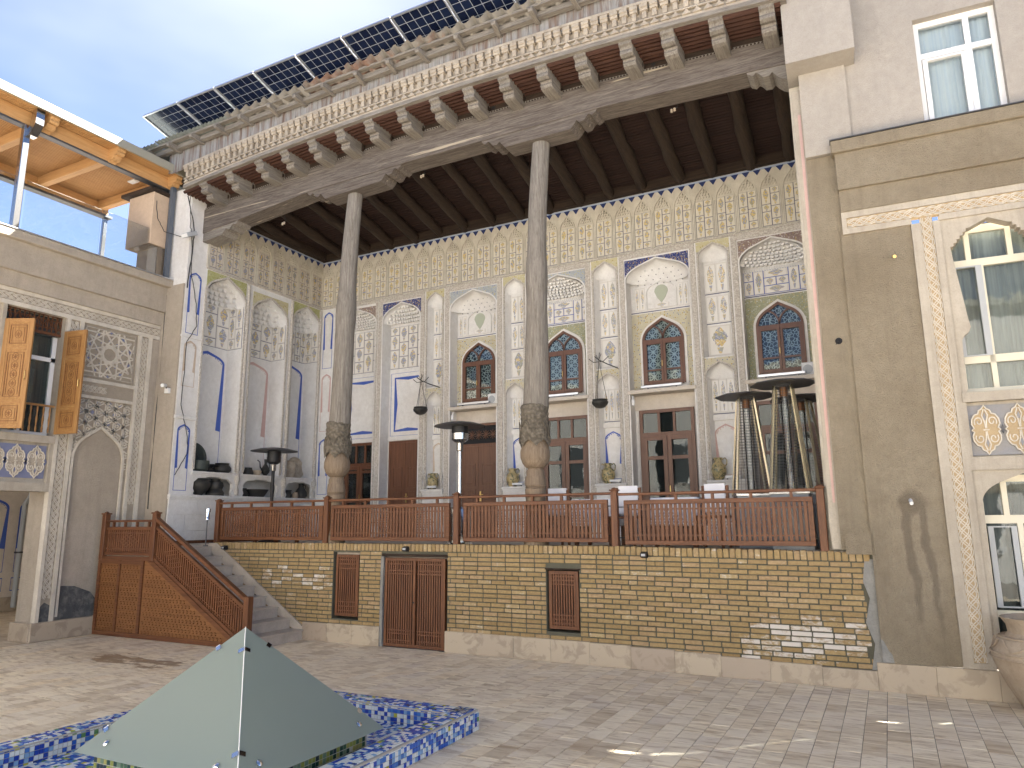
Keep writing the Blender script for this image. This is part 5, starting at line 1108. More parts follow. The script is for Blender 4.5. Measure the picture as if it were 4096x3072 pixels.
for k in range(6): x = 7.06 + k * .18; lt.ribbon([(x - .06, 5.91), (x, 6.03), (x + .06, 5.91), (x, 5.79)], .016, .105, .135, True)
for z in (5.83, 5.99): lt.box(6.97, 8.05, .112, .128, z - .008, z + .008)
lt.build('transom_lattice', 'rail_wood_x', wn, FW)
bl = MB().box(6.97, 8.05, .04, .08, 4.30, 4.335).build('window_rail', 'shutter_wood_y', wn, FW)
for k in range(9): x = 7.05 + k * .115; MB().lathe([(.016, 0), (.02, .06), (.011, .12), (.022, .24), (.012, .34), (.02, .42), (.014, .48)], (x, .06, 3.81), 8).build('baluster', 'shutter_wood_z', bl, FW, smooth=True)
def shutter(y, ang, flip, lb):
    # local x runs from the hinge outwards, the carved face looks towards the yard
    t = thing('window_shutter', lb, 'shutter', (0, 0, 0), 'open shutters of the left building'); F = T(-13.98, y, 3.78) @ Matrix.Rotation(ang, 4, 'Z'); t.matrix_basis = W[t] = F; w_, h = .53, 2.02
    MB().box(.01, w_ - .01, -.012, .012, .01, h - .01).build('board', 'shutter_wood_z', t, F)
    for e in (0, w_ - .085): MB().cbox(e, e + .085, -.022, .022, 0, h, .004).build('stile', 'shutter_wood_z', t, F)
    for z in (0, .44, 1.42, h - .09): MB().cbox(.085, w_ - .085, -.021, .021, z, z + .09, .004).build('rail', 'shutter_wood_x', t, F)
    cv = MB()
    for za, zb in ((.13, .40), (.57, 1.38), (1.55, h - .13)):
        for y_ in (-1, 1):
            cv.ribbon([(.12, za), (w_ - .12, za), (w_ - .12, zb), (.12, zb)], .018, y_ * .016 - .006, y_ * .016 + .006, True); cv.ribbon([(.16, za + .04), (w_ - .16, za + .04), (w_ - .16, zb - .04), (.16, zb - .04)], .010, y_ * .014 - .005, y_ * .014 + .005, True)
            n = 1 if zb - za < .4 else 5
            for k in range(n):
                c = (w_ / 2, za + (zb - za) * (k + .5) / n); 
                for j in range(3): a = j * pi / 3 + .5; r = .045; cv.ribbon([(c[0] - r * cos(a), c[1] - r * sin(a)), (c[0] + r * cos(a), c[1] + r * sin(a))], .012, y_ * .014 - .004 - j * .0005, y_ * .014 + .004)
                cv.ribbon([(c[0] + .06 * cos(v), c[1] + .075 * sin(v)) for v in [i * pi / 5 for i in range(10)]], .009, y_ * .0135 - .004, y_ * .0135 + .004, True)
    cv.build('carving', 'carved_wood', t, F)  # darker wood colour paints the shade of the carved lines
    MB().tube([(w_ - .045, -.022, .88), (w_ - .045, -.05, .9), (w_ - .045, -.05, 1.03), (w_ - .045, -.022, 1.05)], .007, 6).build('pull_handle', 'brass', t, F)
shutter(6.97, radians(28), 0, 'golden carved wooden shutter swung half open over the arabesque panel'); shutter(8.05, radians(12), 1, 'golden carved wooden shutter standing open beside the star-lattice panel')
# passage beyond the left building
pw = thing('passage_wall', 'white wall with blue painted arches seen through the left gateway', 'wall', (-18, 8, 0)); FP = T(-19.5, 0, 0) @ Matrix.Rotation(pi / 2, 4, 'Z')
MB().box(4, 13, 0, .4, 0, 7).build('wall', 'plaster_warm', pw, FP); MB().cbox(4, 13, -.06, .1, 0, .35, .01).build('plinth', 'travertine', pw, FP)
for k in range(4): blue_arch(pw, FP, 8.7 + k * .95, 9.4 + k * .95, .95, 2.75, 0, 'paint_blue', 1.6); MB().ribbon([(8.68 + k * .95, .5), (9.42 + k * .95, .5), (9.42 + k * .95, .8), (8.68 + k * .95, .8)], .025, -.003, 0, True).build('painted_frame', 'paint_blue', pw, FP)
dp = thing('drain_pipe', 'grey drain pipe standing on the passage wall', 'pipe', (-19.3, 10.3, 0)); MB().tube([(-19.35, 10.62, .1), (-19.35, 10.62, 2.6), (-19.1, 10.6, 2.8), (-18.9, 10.6, 3.2)], .06, 10).build('pipe', 'grey_plastic', dp, smooth=True); MB().box(-19.45, -19.25, 10.55, 10.7, 1.4, 1.44).build('clamp', 'dark_steel', dp)
pb = thing('passage_back_wall', 'dark wall closing the passage behind the gateway pier, raised to shade it', 'wall', (-17, 11.5, 0)); MB().box(-19.5, -15, 11.4, 11.7, 0, 7.0).build('wall', 'stucco_left', pb); MB().box(-18.6, -17.7, 11.37, 11.4, 0, 2.2).build('door', 'dark_wood_z', pb)  # wall carried up higher to keep sun off the passage
pg = MB().box(-19.5, -13.99, 3, 11.4, -.026, .0).build('path', 'paving'); pg['kind'] = 'structure'
# ---- roof terrace canopy
CN = thing('timber_canopy', 'orange timber canopy with slatted ceiling and cream edge over the roof terrace', 'canopy', (-15, 8.5, 7.45))
CX0, CX1, CS0, CS1 = -16.75, -13.62, 3.6, 10.36
MB().box(CX0, CX1, CS0, CS1, 9.985, 10.03).build('roof_sheet', 'cream_metal', CN); MB().cbox(CX1 - .02, CX1 + .03, CS0, CS1, 9.88, 10.06, .006).cbox(CX0, CX1, CS1 - .03, CS1 + .02, 9.90, 10.06, .006).build('edge_trim', 'cream_metal', CN)
n = int((CX1 - CX0) / .062); sm2 = MB().cbox(-.019, .019, CS0 - 7, CS1 - 7.04, 0, .03, .004).mesh('ceiling_slat', 'pine_y')
for k in range(n): inst('ceiling_slat', sm2, CN, T(CX0 + (k + .5) * .062, 7.0, 9.93))
bx('slat_backing', 'carved_wood', CN, CX0 + .02, CX1 - .05, CS0 + .02, CS1 - .04, 9.965, 9.98)  # darker backing colour paints the shade in the slat gaps
for x in (-14.06, CX0 + .1): MB().cbox(x - .07, x + .07, CS0, CS1 - .1, 9.64, 9.92, .008).build('long_beam', 'pine_y', CN)
for s_ in (5.8, 7.24, 8.62, 10.05):
    MB().cbox(CX0 + .17, -14.13, s_ - .075, s_ + .075, 9.70, 9.925, .008).build('cross_beam', 'pine_x', CN)
    MB().prism([(-13.99, 9.925), (-13.68, 9.925), (-13.68, 9.86), (-13.71, 9.83), (-13.70, 9.79), (-13.74, 9.75), (-13.80, 9.76), (-13.82, 9.70), (-13.88, 9.66), (-13.94, 9.68), (-13.99, 9.62)], s_ - .085, s_ + .085).build('beam_end', 'pine_x', CN)
bx('steel_angle', 'dark_steel', CN, -14.14, -13.985, CS0, CS1 - .1, 9.60, 9.638); bx('steel_angle', 'dark_steel', CN, CX0, CX0 + .2, CS0, CS1, 9.58, 9.638)
MB().cbox(-13.92, -13.82, 9.98, 10.08, 7.45, 9.66, .006).build('post', 'grey_paint', CN); MB().cbox(CX0 + .02, CX0 + .12, 10.2, 10.3, 7.2, 9.58, .006).build('post', 'steel', CN); MB().cbox(CX0 + .02, CX0 + .12, 6.0, 6.1, 7.2, 9.58, .006).build('post', 'steel', CN)
MB().cbox(-14.07, -13.95, 6.85, 6.97, 7.45, 9.62, .01).build('post', 'steel', CN); MB().prism([(-13.90, 9.58), (-14.0, 9.50), (-14.0, 9.40), (-13.86, 9.40), (-13.70, 9.60), (-13.70, 9.90), (-13.84, 9.90)], 6.9, 7.05).build('rain_spout', 'steel', CN)
bx('lamp', 'white_plastic', CN, -15.0, -14.75, 9.65, 9.78, 9.90, 9.93)
gb = thing('glass_railing', 'clear glass railing along the roof terrace under the canopy', 'railing', (-14.1, 8, 7.45))
for k in range(4): MB().box(-14.012, -14.0, 4.0 + k * 1.52, 5.48 + k * 1.52, 7.47, 8.55).build('pane', 'clear_glass', gb)
bx('base_rail', 'aluminium', gb, -14.03, -13.98, 3.9, 10.1, 7.44, 7.48)
ct = thing('chimney_block', 'peach plastered block with dark cap under the canopy corner', 'chimney', (-14.3, 10.2, 7.4))
MB().box(-14.7, -14.0, 9.86, 10.5, 7.2, 8.2).build('stem', 'stucco_peach', ct); MB().cbox(-14.8, -13.95, 9.62, 10.52, 8.2, 9.42, .01).build('block', 'stucco_peach', ct); MB().cbox(-14.95, -13.9, 9.5, 10.5, 9.42, 9.50, .01).build('cap', 'dark_wood_x', ct)
# ================================================================ right building
RB = thing('right_building', 'beige stucco building with carved braid bands and scalloped window', 'building', (-.3, 10.36, 0)); FR = T(-.3, 10.36, 0) @ Matrix.Rotation(radians(3), 4, 'Z')
w_ = MB().box(.33, 1.23, .02, .5, 7.2, 11).box(2.2, 14, .02, .5, 7.2, 11).box(1.23, 2.2, .02, .5, 8.9, 11).box(1.23, 2.2, .35, .5, 7.2, 8.9).box(-.28, .331, -.03, .6, 7.15, 8.6); w_.build('upper_wall', 'stucco_right_upper', RB, FR)  # long right end is added out of view to shade the yard
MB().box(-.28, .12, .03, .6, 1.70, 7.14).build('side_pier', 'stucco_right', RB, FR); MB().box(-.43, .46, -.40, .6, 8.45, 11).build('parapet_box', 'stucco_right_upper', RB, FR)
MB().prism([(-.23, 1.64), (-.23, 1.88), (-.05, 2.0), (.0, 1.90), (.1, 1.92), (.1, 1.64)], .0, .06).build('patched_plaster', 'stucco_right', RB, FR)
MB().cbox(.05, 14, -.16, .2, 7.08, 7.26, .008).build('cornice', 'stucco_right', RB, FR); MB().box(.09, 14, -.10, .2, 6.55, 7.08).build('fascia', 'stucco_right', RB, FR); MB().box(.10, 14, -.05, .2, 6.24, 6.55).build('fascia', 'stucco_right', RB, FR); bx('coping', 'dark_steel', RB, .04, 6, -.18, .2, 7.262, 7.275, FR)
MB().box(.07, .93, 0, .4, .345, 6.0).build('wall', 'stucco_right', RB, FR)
MB().prism([(.07, .346), (.07, .62), (.1, .6), (.15, .48), (.18, .45), (.2, .346)], -.004, .01).build('bare_cement_patch', 'cement', RB, FR)
tf = MB().box(.10, 6, -.03, .1, 6.15, 6.24).box(.10, .93, -.03, .1, 5.92, 6.0).box(.10, .16, -.03, .1, 6.0, 6.15).box(.92, 1.03, -.03, .1, .345, 5.92).box(1.17, 1.25, -.03, .1, .345, 5.92).box(1.03, 1.17, -.03, .1, .345, .41).box(1.25, 6, -.03, .1, 5.92, 6.0); tf.build('trim', 'stucco_trim', RB, FR)
MB().box(.16, 6, -.004, .05, 6.0, 6.15).box(1.03, 1.17, -.003, .05, .41, 6.0).build('braid_ground', 'stucco_ochre', RB, FR)
braid(RB, FR, (.17, 6.075), (4.0, 6.075), .135, -.004); braid(RB, FR, (1.10, .42), (1.10, 5.99), .15, -.003)
hl = [(1.31, 3.62), (1.325, 3.66), (1.33, 4.2), (1.335, 4.30), (1.37, 4.36), (1.42, 4.40), (1.445, 4.46), (1.43, 4.55), (1.34, 5.45)]; sc = []
for k in range(6):
    p, q_ = (1.335 + .23 * k / 6, 5.50 + .27 * (k / 6)), (1.335 + .23 * (k + 1) / 6, 5.50 + .27 * ((k + 1) / 6)); m = ((p[0] + q_[0]) / 2 - .018, (p[1] + q_[1]) / 2 + .018); sc += [p, m]
hl = hl + sc + [(1.57, 5.77), (1.78, 5.87)]; hr_ = [(3.56 - x, z) for x, z in hl[-2::-1]]
def hole_plate(poly, x0, x1, z0, z1, y0, y1): return MB().prism([(x0, z0), (x0, z1), (x1, z1), (x1, z0)] + poly[::-1], y0, y1)
hole_plate(hl + hr_, 1.25, 2.35, 3.62, 5.93, .0, .16).build('scalloped_surround', 'stucco_trim', RB, FR)
MB().box(2.35, 14, 0, .3, 0, 5.93).build('wall', 'stucco_trim', RB, FR)
wn = MB().box(1.28, 2.32, .2, .26, 3.62, 3.70).box(1.28, 2.32, .2, .26, 4.02, 4.12).box(1.28, 2.32, .2, .26, 5.30, 5.40).box(1.64, 1.70, .2, .26, 3.70, 5.30).box(1.28, 1.36, .2, .26, 3.7, 5.9).box(2.24, 2.32, .2, .26, 3.7, 5.9).box(1.52, 1.58, .2, .26, 5.40, 5.86).box(1.98, 2.04, .2, .26, 5.40, 5.86).box(1.58, 1.98, .2, .26, 5.76, 5.86).build('scalloped_window', 'upvc_cream', RB, FR)
for a, b, c, d in ((1.36, 1.64, 4.12, 5.30), (1.70, 2.24, 4.12, 5.30), (1.36, 2.24, 3.70, 4.02), (1.36, 1.52, 5.4, 5.86), (1.58, 1.98, 5.4, 5.76), (2.04, 2.24, 5.4, 5.86)): glazing(wn, FR, a, b, c, d, .235, 'soft_glass')
cs_ = MB().ribbon([(1.36, 4.12), (1.64, 4.12), (1.64, 5.3), (1.36, 5.3)], .07, .18, .22, True); cs_.build('open_sash', 'grey_plastic', wn, FR)
def drape(x0, x1, z0, z1, y, m, par, F, n=60, amp=.02):
    q = MB(); 
    for i in range(n + 1): x = x0 + (x1 - x0) * i / n; yy = y + amp * sin(i * 1.1) * (.6 + .4 * sin(i * .37)); q.v += [(x, yy, z0), (x, yy, z1)]
    q.f = [(2 * i, 2 * i + 2, 2 * i + 3, 2 * i + 1) for i in range(n)]; return q.build('curtain', m, par, F, smooth=True)
drape(1.28, 2.32, 3.64, 5.9, .36, 'curtain_grey', wn, FR); bx('room', 'room_dark', wn, 1.2, 2.4, .42, .44, 3.6, 5.95, FR)
MB().box(1.25, 2.35, -.05, .3, 3.50, 3.62).build('sill', 'stucco_trim', RB, FR)
tf = MB().box(1.25, 2.35, -.03, .1, 2.66, 2.82).box(1.25, 1.285, -.03, .1, 2.82, 3.5); tf.build('panel_frame', 'stucco_trim', RB, FR); bx('panel_back', 'stucco_trim', RB, 1.25, 2.35, .05, .2, 2.8, 3.52, FR); arabesque(RB, FR, 1.29, 2.34, 2.84, 3.46, 'grey_ground', 'stucco_ochre')
q = MB(); plate_open(q, 1.25, 2.35, .35, 2.66, 1.80, .47, 2.27, 2.62, .002, .16); q.build('door_surround', 'stucco_trim', RB, FR)
dr = MB().box(1.3, 2.3, .18, .24, 2.02, 2.12).box(1.3, 1.36, .18, .24, .2, 2.62).box(1.56, 1.62, .18, .24, 2.12, 2.62).box(1.62, 2.3, .18, .24, 2.52, 2.6).box(1.68, 1.74, .18, .24, .2, 2.02).box(1.36, 1.68, .175, .235, .92, 1.0).box(1.36, 1.68, .18, .24, .4, .48).build('terrace_door', 'upvc_cream', RB, FR); glazing(dr, FR, 1.36, 1.68, 1.0, 2.02, .21, 'soft_glass'); glazing(dr, FR, 1.62, 2.3, 2.12, 2.52, .21, 'soft_glass'); glazing(dr, FR, 1.74, 2.3, .3, 2.02, .21, 'soft_glass'); glazing(dr, FR, 1.36, 1.56, 2.12, 2.6, .21, 'soft_glass'); glazing(dr, FR, 1.36, 1.68, .48, .92, .21, 'soft_glass')
MB().ribbon([(1.40, 1.04), (1.64, 1.04), (1.64, 1.98), (1.40, 1.98)], .06, .16, .2, True).build('sash', 'grey_plastic', dr, FR)
drape(1.3, 2.3, .3, 2.65, .31, 'curtain_dark', dr, FR); 
# upper window
y = .13; wn = MB(); wn.box(1.23, 2.2, y, y + .07, 8.82, 8.9).box(1.23, 2.2, y, y + .07, 7.26, 7.32).box(1.23, 1.30, y, y + .07, 7.32, 8.82).box(2.13, 2.2, y, y + .07, 7.32, 8.82).box(1.83, 1.90, y - .002, y + .07, 7.32, 8.82).box(1.30, 1.83, y - .002, y + .068, 8.34, 8.42).box(1.90, 2.13, y - .002, y + .068, 8.34, 8.42)
wn = wn.build('upper_window', 'upvc_white', RB, FR); MB().ribbon([(1.335, 7.35), (1.795, 7.35), (1.795, 8.305), (1.335, 8.305)], .065, y - .02, y + .05, True).build('sash', 'upvc_white', wn, FR)
for a, b, c, d in ((1.30, 1.83, 7.32, 8.34), (1.30, 1.83, 8.42, 8.82), (1.9, 2.13, 7.32, 8.34), (1.9, 2.13, 8.42, 8.82)): glazing(wn, FR, a, b, c, d, y + .035, 'soft_glass')
drape(1.24, 2.2, 7.28, 8.88, y + .14, 'curtain_blue', wn, FR, 50, .016)
for s_, z, lb in ((.68, 5.5, 'high'), (.56, 2.29, 'low')):
    t = thing('pipe_stub', 'short %s pipe stub poking out of the %s beige stucco wall' % (('brass', 'upper') if lb == 'high' else ('white', 'stained')), 'pipe', tuple(FR @ Vector((s_, 0, z)))); MB().tube([(s_, .02, z + .03), (s_, -.12, z - .02)], .022, 10).build('pipe', 'brass' if lb == 'high' else 'upvc_white', t, FR); MB().prism([(s_ + random.uniform(.07, .12) * cos(v), z + random.uniform(.07, .11) * sin(v)) for v in [k * pi / 6 for k in range(12)]], -.006, .01).build('patch', 'stucco_right', t, FR)
t = thing('wall_hole', 'round cable hole with loose wires in the beige stucco pier', 'hole', tuple(FR @ Vector((-.08, .03, 4.45)))); MB().prism([(-.08 + .045 * cos(v), 4.45 + .045 * sin(v)) for v in [k * pi / 8 for k in range(16)]], .022, .035).build('opening', 'room_dark', t, FR); MB().tube([(-.08, .02, 4.45), (-.11, -.03, 4.42), (-.09, -.05, 4.44), (-.12, -.04, 4.39)], .006, 5).build('wires', 'black_metal', t, FR)
# ================================================================ building across the yard, seen in the window panes
OB = thing('opposite_building', 'cream building across the yard that shows in the window reflections', 'building', (-5, -7.5, 0))
MB().box(-18, 12, -8.2, -7.5, 0, 9.4).build('wall', 'plaster_lime', OB); MB().box(-18.3, 12.3, -8.3, -7.2, 9.4, 9.65).build('cornice', 'cream_metal', OB); MB().box(-18, 9, -7.5, -7.4, 2.9, 3.2).build('string_course', 'stucco_right', OB)
for k in range(9):
    for z in (.9, 3.8): 
        o = MB().box(-16 + k * 2.8, -14.4 + k * 2.8, -7.5, -7.44, z, z + 2.2).build('window', 'upvc_white', OB); MB().box(-15.93 + k * 2.8, -14.47 + k * 2.8, -7.44, -7.43, z + .07, z + 2.13).build('pane', 'curtain_dark', o)
# ================================================================ patio heaters
def mushroom(x, y, zt, rad, m, lb):
    t = thing('patio_heater', lb, 'heater', (x, y, 1.675), 'patio heaters on the terrace'); z0 = 1.675
    MB().lathe([(.24, 0), (.24, .03), (.20, .06), (.20, .62), (.18, .66), (.05, .68)], (x, y, z0), 24).build('gas_tank_cover', m, t, smooth=True)
    MB().lathe([(.036, 0), (.036, zt - z0 - .66 - .52)], (x, y, z0 + .66), 16).build('pole', m, t, smooth=True); zb = zt - .52
    MB().lathe([(.05, 0), (.06, .02), (.06, .14), (.07, .16)], (x, y, zb - .02), 20).build('valve_sleeve', 'steel', t, smooth=True)
    MB().lathe([(.09, 0), (.15, .05), (.155, .16)], (x, y, zb + .14), 24).build('burner_cup', 'steel' if m == 'steel' else 'black_metal', t, smooth=True)
    MB().lathe([(.15, 0), (.15, .18)], (x, y, zb + .30), 24).build('mesh_screen', 'black_metal', t, smooth=True)
    MB().lathe([(rad, 0), (rad - .01, .012), (rad * .6, .06), (.12, .085), (.05, .09)], (x, y, zt - .09), 40).build('reflector', 'dark_steel', t, smooth=True)
mushroom(-6.74, 11.0, 3.87, .47, 'steel', 'steel mushroom patio heater between the railing and the carved door'); mushroom(-12.3, 12.0, 3.78, .52, 'black_metal', 'black mushroom patio heater standing before the niches with pots')
def pyramid(x, y, zt, rz, lb, dz=0):
    t = thing('pyramid_heater', lb, 'heater', (x, y, 1.675), 'pyramid patio heaters', rz); F = W[t]; h = zt - 1.675; wb, wt = .25, .115; z0, z1 = .78, h - .10
    MB().add([(sx * (.27 if z == 0 else wb), sy * (.27 if z == 0 else wb), z) for z in (0, .76) for sx, sy in ((-1, -1), (1, -1), (1, 1), (-1, 1))], [(3, 2, 1, 0), (4, 5, 6, 7), (0, 1, 5, 4), (1, 2, 6, 5), (2, 3, 7, 6), (3, 0, 4, 7)]).build('base_cabinet', 'grey_plastic', t, F)
    MB().cbox(-wb - .02, wb + .02, -wb - .02, wb + .02, .76, .80, .006).build('burner_deck', 'steel', t, F)
    for sx in (-1, 1):
        for sy in (-1, 1): MB().tube([(sx * wb, sy * wb, z0), (sx * wt, sy * wt, z1)], .021, 4).build('leg_bar', 'gold_chrome', t, F)
    MB().lathe([(.055, 0), (.055, z1 - z0)], (0, 0, z0), 16).build('flame_tube', 'clear_glass', t, F, smooth=True); MB().lathe([(.09, 0), (.09, .07)], (0, 0, z1), 12).lathe([(.06, 0), (.06, .16)], (0, 0, z1 - .15), 12).build('burner_head', 'copper_dark', t, F)
    g = MB(); n = 34
    for k in range(n + 1):
        f_ = k / n; r = wb + (wt - wb) * f_ - .004; z = z0 + (z1 - z0) * f_
        for a, b in (((-1, -1), (1, -1)), ((1, -1), (1, 1)), ((-1, -1), (-1, 1)), ((-1, 1), (1, 1))): g.tube([(a[0] * r, a[1] * r, z), (b[0] * r, b[1] * r, z)], .0028, 4, False)
    for f_ in (-.5, 0, .5):
        for ax in (0, 1):
            for s_ in (-1, 1): p = [(f_ * wb, s_ * wb), (f_ * wt, s_ * wt)]; p = p if ax == 0 else [(b, a) for a, b in p]; g.tube([(*p[0], z0), (*p[1], z1)], .0028, 4, False)
    g.build('wire_guard', 'dark_steel', t, F, kind='stuff')
    q = MB(); R_ = .47
    q.lathe([(R_, 0), (R_ - .02, .02), (.16, .07), (.08, .075)], (0, 0, h - .075), 8); q.build('reflector', 'dark_steel', t, F); MB().box(-.1, .1, -.1, .1, h - .12, h - .06).build('collar', 'black_metal', t, F)
pyramid(-1.20, 11.0, 4.10, 0, 'tall pyramid patio heater with chrome corner bars nearest the stucco pier'); pyramid(-1.84, 11.6, 4.06, .3, 'pyramid patio heater next to the green speckled jar'); pyramid(-1.05, 11.75, 3.98, -.2, 'pyramid patio heater half hidden behind another heater by the door')
# ================================================================ jars, lamps in the niches
def jar(x, z0, h, r, lb):
    y = 14.43 + .07; t = thing('glazed_jar', lb, 'jar', (x, y, z0), 'two-handled jars in the wall niches'); k = h / .42
    MB().lathe([(r * .55, 0), (r * .6, .02 * k), (r * .95, .13 * k), (r, .20 * k), (r * .85, .28 * k), (r * .5, .33 * k), (r * .45, .37 * k), (r * .58, .42 * k), (r * .46, .415 * k), (r * .36, .34 * k)], (x, y, z0), 24).build('body', 'glazed_pot', t, smooth=True)
    for s_ in (-1, 1): MB().tube([(x + s_ * r * .5, y, z0 + .38 * k), (x + s_ * r * .9, y, z0 + .415 * k), (x + s_ * r * 1.12, y, z0 + .37 * k), (x + s_ * r * 1.08, y, z0 + .30 * k), (x + s_ * r * .88, y, z0 + .26 * k)], .013, 7).build('handle', 'glazed_pot', t, smooth=True)
jar(-9.64, 2.85, .38, .135, 'green and ochre glazed jar with small ears in the niche by the plain door'); jar(-7.48, 2.85, .41, .15, 'cream striped glazed jar in the niche behind the second column'); jar(-5.20, 2.85, .43, .145, 'green two-handled jar under the hanging bowl beside the second column'); jar(-2.90, 2.85, .44, .15, 'dark green jar with flaking ochre glaze beside the pyramid heaters')
for x, yy, lb in ((-9.56, 14.33, 'by the plain door'), (-7.27, 14.33, 'behind the second column'), (-4.98, 14.33, 'under the hanging bowl'), (-2.62, 14.33, 'beside the pyramid heaters')):
    t = thing('niche_floodlight', 'slim white floodlight bar on the niche shelf ' + lb, 'lamp', (x, yy, 2.85), 'floodlights on the niche shelves'); MB().cbox(x - .13, x + .13, yy - .03, yy + .03, 2.875, 2.925, .006).build('housing', 'white_plastic', t); MB().box(x - .1, x - .08, yy - .02, yy + .02, 2.85, 2.875).box(x + .08, x + .1, yy - .02, yy + .02, 2.85, 2.875).build('feet', 'dark_steel', t)
for i, xc in enumerate((-8.49, -6.24, -3.945, -1.58)):
    t = thing('window_light_bar', 'white light bar on the arched window ledge ' + ('above the carved door', 'beside the second column', 'below the navy niche', 'by the stucco pier')[i], 'lamp', (xc, 14.5, 4.78), 'light bars on the window ledges'); MB().cbox(xc - .45, xc + .42, 14.44, 14.50, 4.815, 4.87, .006).build('housing', 'aluminium', t)
    for s_ in (-.3, .3): MB().box(xc + s_ - .012, xc + s_ + .012, 14.45, 14.49, 4.78, 4.815).build('bracket', 'dark_steel', t)
for x, lb in ((-8.05, 'above the carved door'), (-1.12, 'by the stucco pier')):
    t = thing('fan_unit', 'small white fan unit standing on the window ledge ' + lb, 'fan', (x, 14.62, 4.78), 'fan units on the ledges'); MB().cbox(x - .11, x + .11, 14.56, 14.66, 4.78, 5.05, .012).build('case', 'white_plastic', t); MB().lathe([(.085, 0), (.09, .012), (.075, .016), (.02, .01)], (0, 0, 0), 20).build('grille_disc', 'grey_plastic', t, T(x, 14.558, 4.91) @ Matrix.Rotation(pi / 2, 4, 'X'), smooth=True)
# hanging bowls on wrought brackets
for x, xa, zb, lb in ((-9.72, -9.7, 4.60, 'dark hanging bowl on chains between the plain door and the carved door'), (-5.17, -5.15, 4.40, 'dark hanging bowl on chains beside the second column')):
    y = 14.05; t = thing('hanging_bowl', lb, 'hanging bowl', (x, y, zb), 'bowls hung on wrought brackets')
    MB().lathe([(.03, 0), (.10, .02), (.165, .09), (.175, .13), (.155, .17), (.165, .185), (.15, .18), (.14, .12)], (x, y, zb), 24).build('bowl', 'bronze_dark', t, smooth=True)
    ch_ = MB()
    for k in range(3): a = 2 * pi * k / 3 + .5; ch_.tube([(x + .15 * cos(a), y + .15 * sin(a), zb + .18), (x, y, 5.42)], .006, 5)
    ch_.build('chains', 'bronze_dark', t)
    MB().tube([(x + .30, 14.43, 5.30), (x + .15, 14.2, 5.36), (x, y, 5.44), (x - .05, 13.95, 5.50)], .012, 6).tube([(x - .22, y, 5.48), (x - .12, y, 5.40), (x + .1, y, 5.40), (x + .22, y, 5.50)], .009, 6).tube([(x, y, 5.42), (x + .02, y, 5.60)], .008, 6).tube([(x - .06, y, 5.56), (x, y, 5.44), (x + .06, y, 5.57)], .007, 6).build('bracket', 'bronze_dark', t)
# ================================================================ antique vessels on the left niche shelves
def vessel(name, lb, s_, z, prof, m='bronze_dark', dx=.0, extra=None, tilt=0):
    P = (-13.3 - .22 + dx, s_, z); t = thing(name, lb, name.split('_')[-1], P, 'old vessels on the niche shelves'); F = T(*P) @ Matrix.Rotation(tilt, 4, 'Y'); MB().lathe(prof, (0, 0, 0), 24).build('body', m, t, F, smooth=True)
    if extra: extra(t, F)
    return t
def handle(side, z0, z1, r, out, m='bronze_dark'): return lambda t, F: MB().tube([(0, side * r, z1), (0, side * (r + out), z1 - .01), (0, side * (r + out), (z0 + z1) / 2), (0, side * r, z0)], .011, 6).build('handle', m, t, F, smooth=True)
def dish(name, lb, s_, z, r, m, lean):
    P = (-13.3 - .42, s_, z + r * .97); t = thing(name, lb, 'tray', P, 'old vessels on the niche shelves'); F = T(*P) @ Matrix.Rotation(pi / 2 - lean, 4, 'Y'); MB().lathe([(.02, .012), (r * .35, .01), (r * .38, .02), (r * .85, .012), (r * .92, .03), (r, .035), (r, .02), (r * .9, -.01), (.02, -.01)], (0, 0, 0), 36).build('disc', m, t, F, smooth=True)
dish('copper_tray', 'large round green patinated tray leaning in the first niche', 10.98, 3.22, .34, 'green_bronze', .12)
vessel('copper_pot', 'dark rounded pot standing before the green tray', 10.93, 3.215, [(.10, 0), (.17, .05), (.19, .14), (.18, .24), (.17, .24), (.17, .1)], 'green_bronze', .12)
vessel('stemmed_dish', 'dark flat dish on a round foot in the first niche', 11.27, 3.215, [(.08, 0), (.12, .04), (.10, .09), (.06, .12), (.20, .17), (.21, .18), (.05, .15)])
vessel('squat_pot', 'squat dark pot at the far end of the first niche shelf', 11.62, 3.215, [(.14, 0), (.20, .06), (.20, .12), (.14, .2), (.16, .23), (.14, .2)])
vessel('tapered_pot', 'plain dark tapered pot in the middle niche', 12.40, 3.215, [(.12, 0), (.12, .06), (.08, .17), (.09, .18), (.07, .17)])
vessel('clay_bowl', 'small pale clay bowl in the middle niche', 12.66, 3.215, [(.06, 0), (.11, .06), (.115, .12), (.10, .13), (.095, .1)], 'clay_pale')
def spout(t, F):
    MB().tube([(0, -.10, .14), (0, -.17, .22), (0, -.19, .34), (0, -.26, .38)], [.02, .016, .012, .014], 7).build('spout', 'bronze_dark', t, F, smooth=True); MB().tube([(0, .03, .36), (0, .12, .33), (0, .13, .2), (0, .09, .14)], .01, 6).build('handle', 'bronze_dark', t, F, smooth=True)
vessel('bronze_ewer', 'slender bronze ewer with curved spout in the middle niche', 12.93, 3.215, [(.07, 0), (.04, .03), (.10, .10), (.11, .16), (.06, .25), (.03, .30), (.035, .40), (.05, .41), (.02, .42)], extra=spout)
vessel('clay_jar', 'pale clay jar with chipped glaze in the corner niche', 13.75, 3.215, [(.08, 0), (.14, .12), (.15, .26), (.12, .36), (.09, .40), (.11, .44), (.09, .43), (.08, .36)], 'clay_pale')
dish('wooden_dish', 'big pale round dish leaning in the corner niche', 14.14, 3.22, .29, 'clay_pale', .2)
vessel('cauldron', 'black cauldron in the cupboard niche under the green tray', 10.98, 2.70, [(.06, 0), (.16, .08), (.24, .2), (.25, .27), (.18, .35), (.2, .36), (.17, .34)], 'bronze_dark', .06)
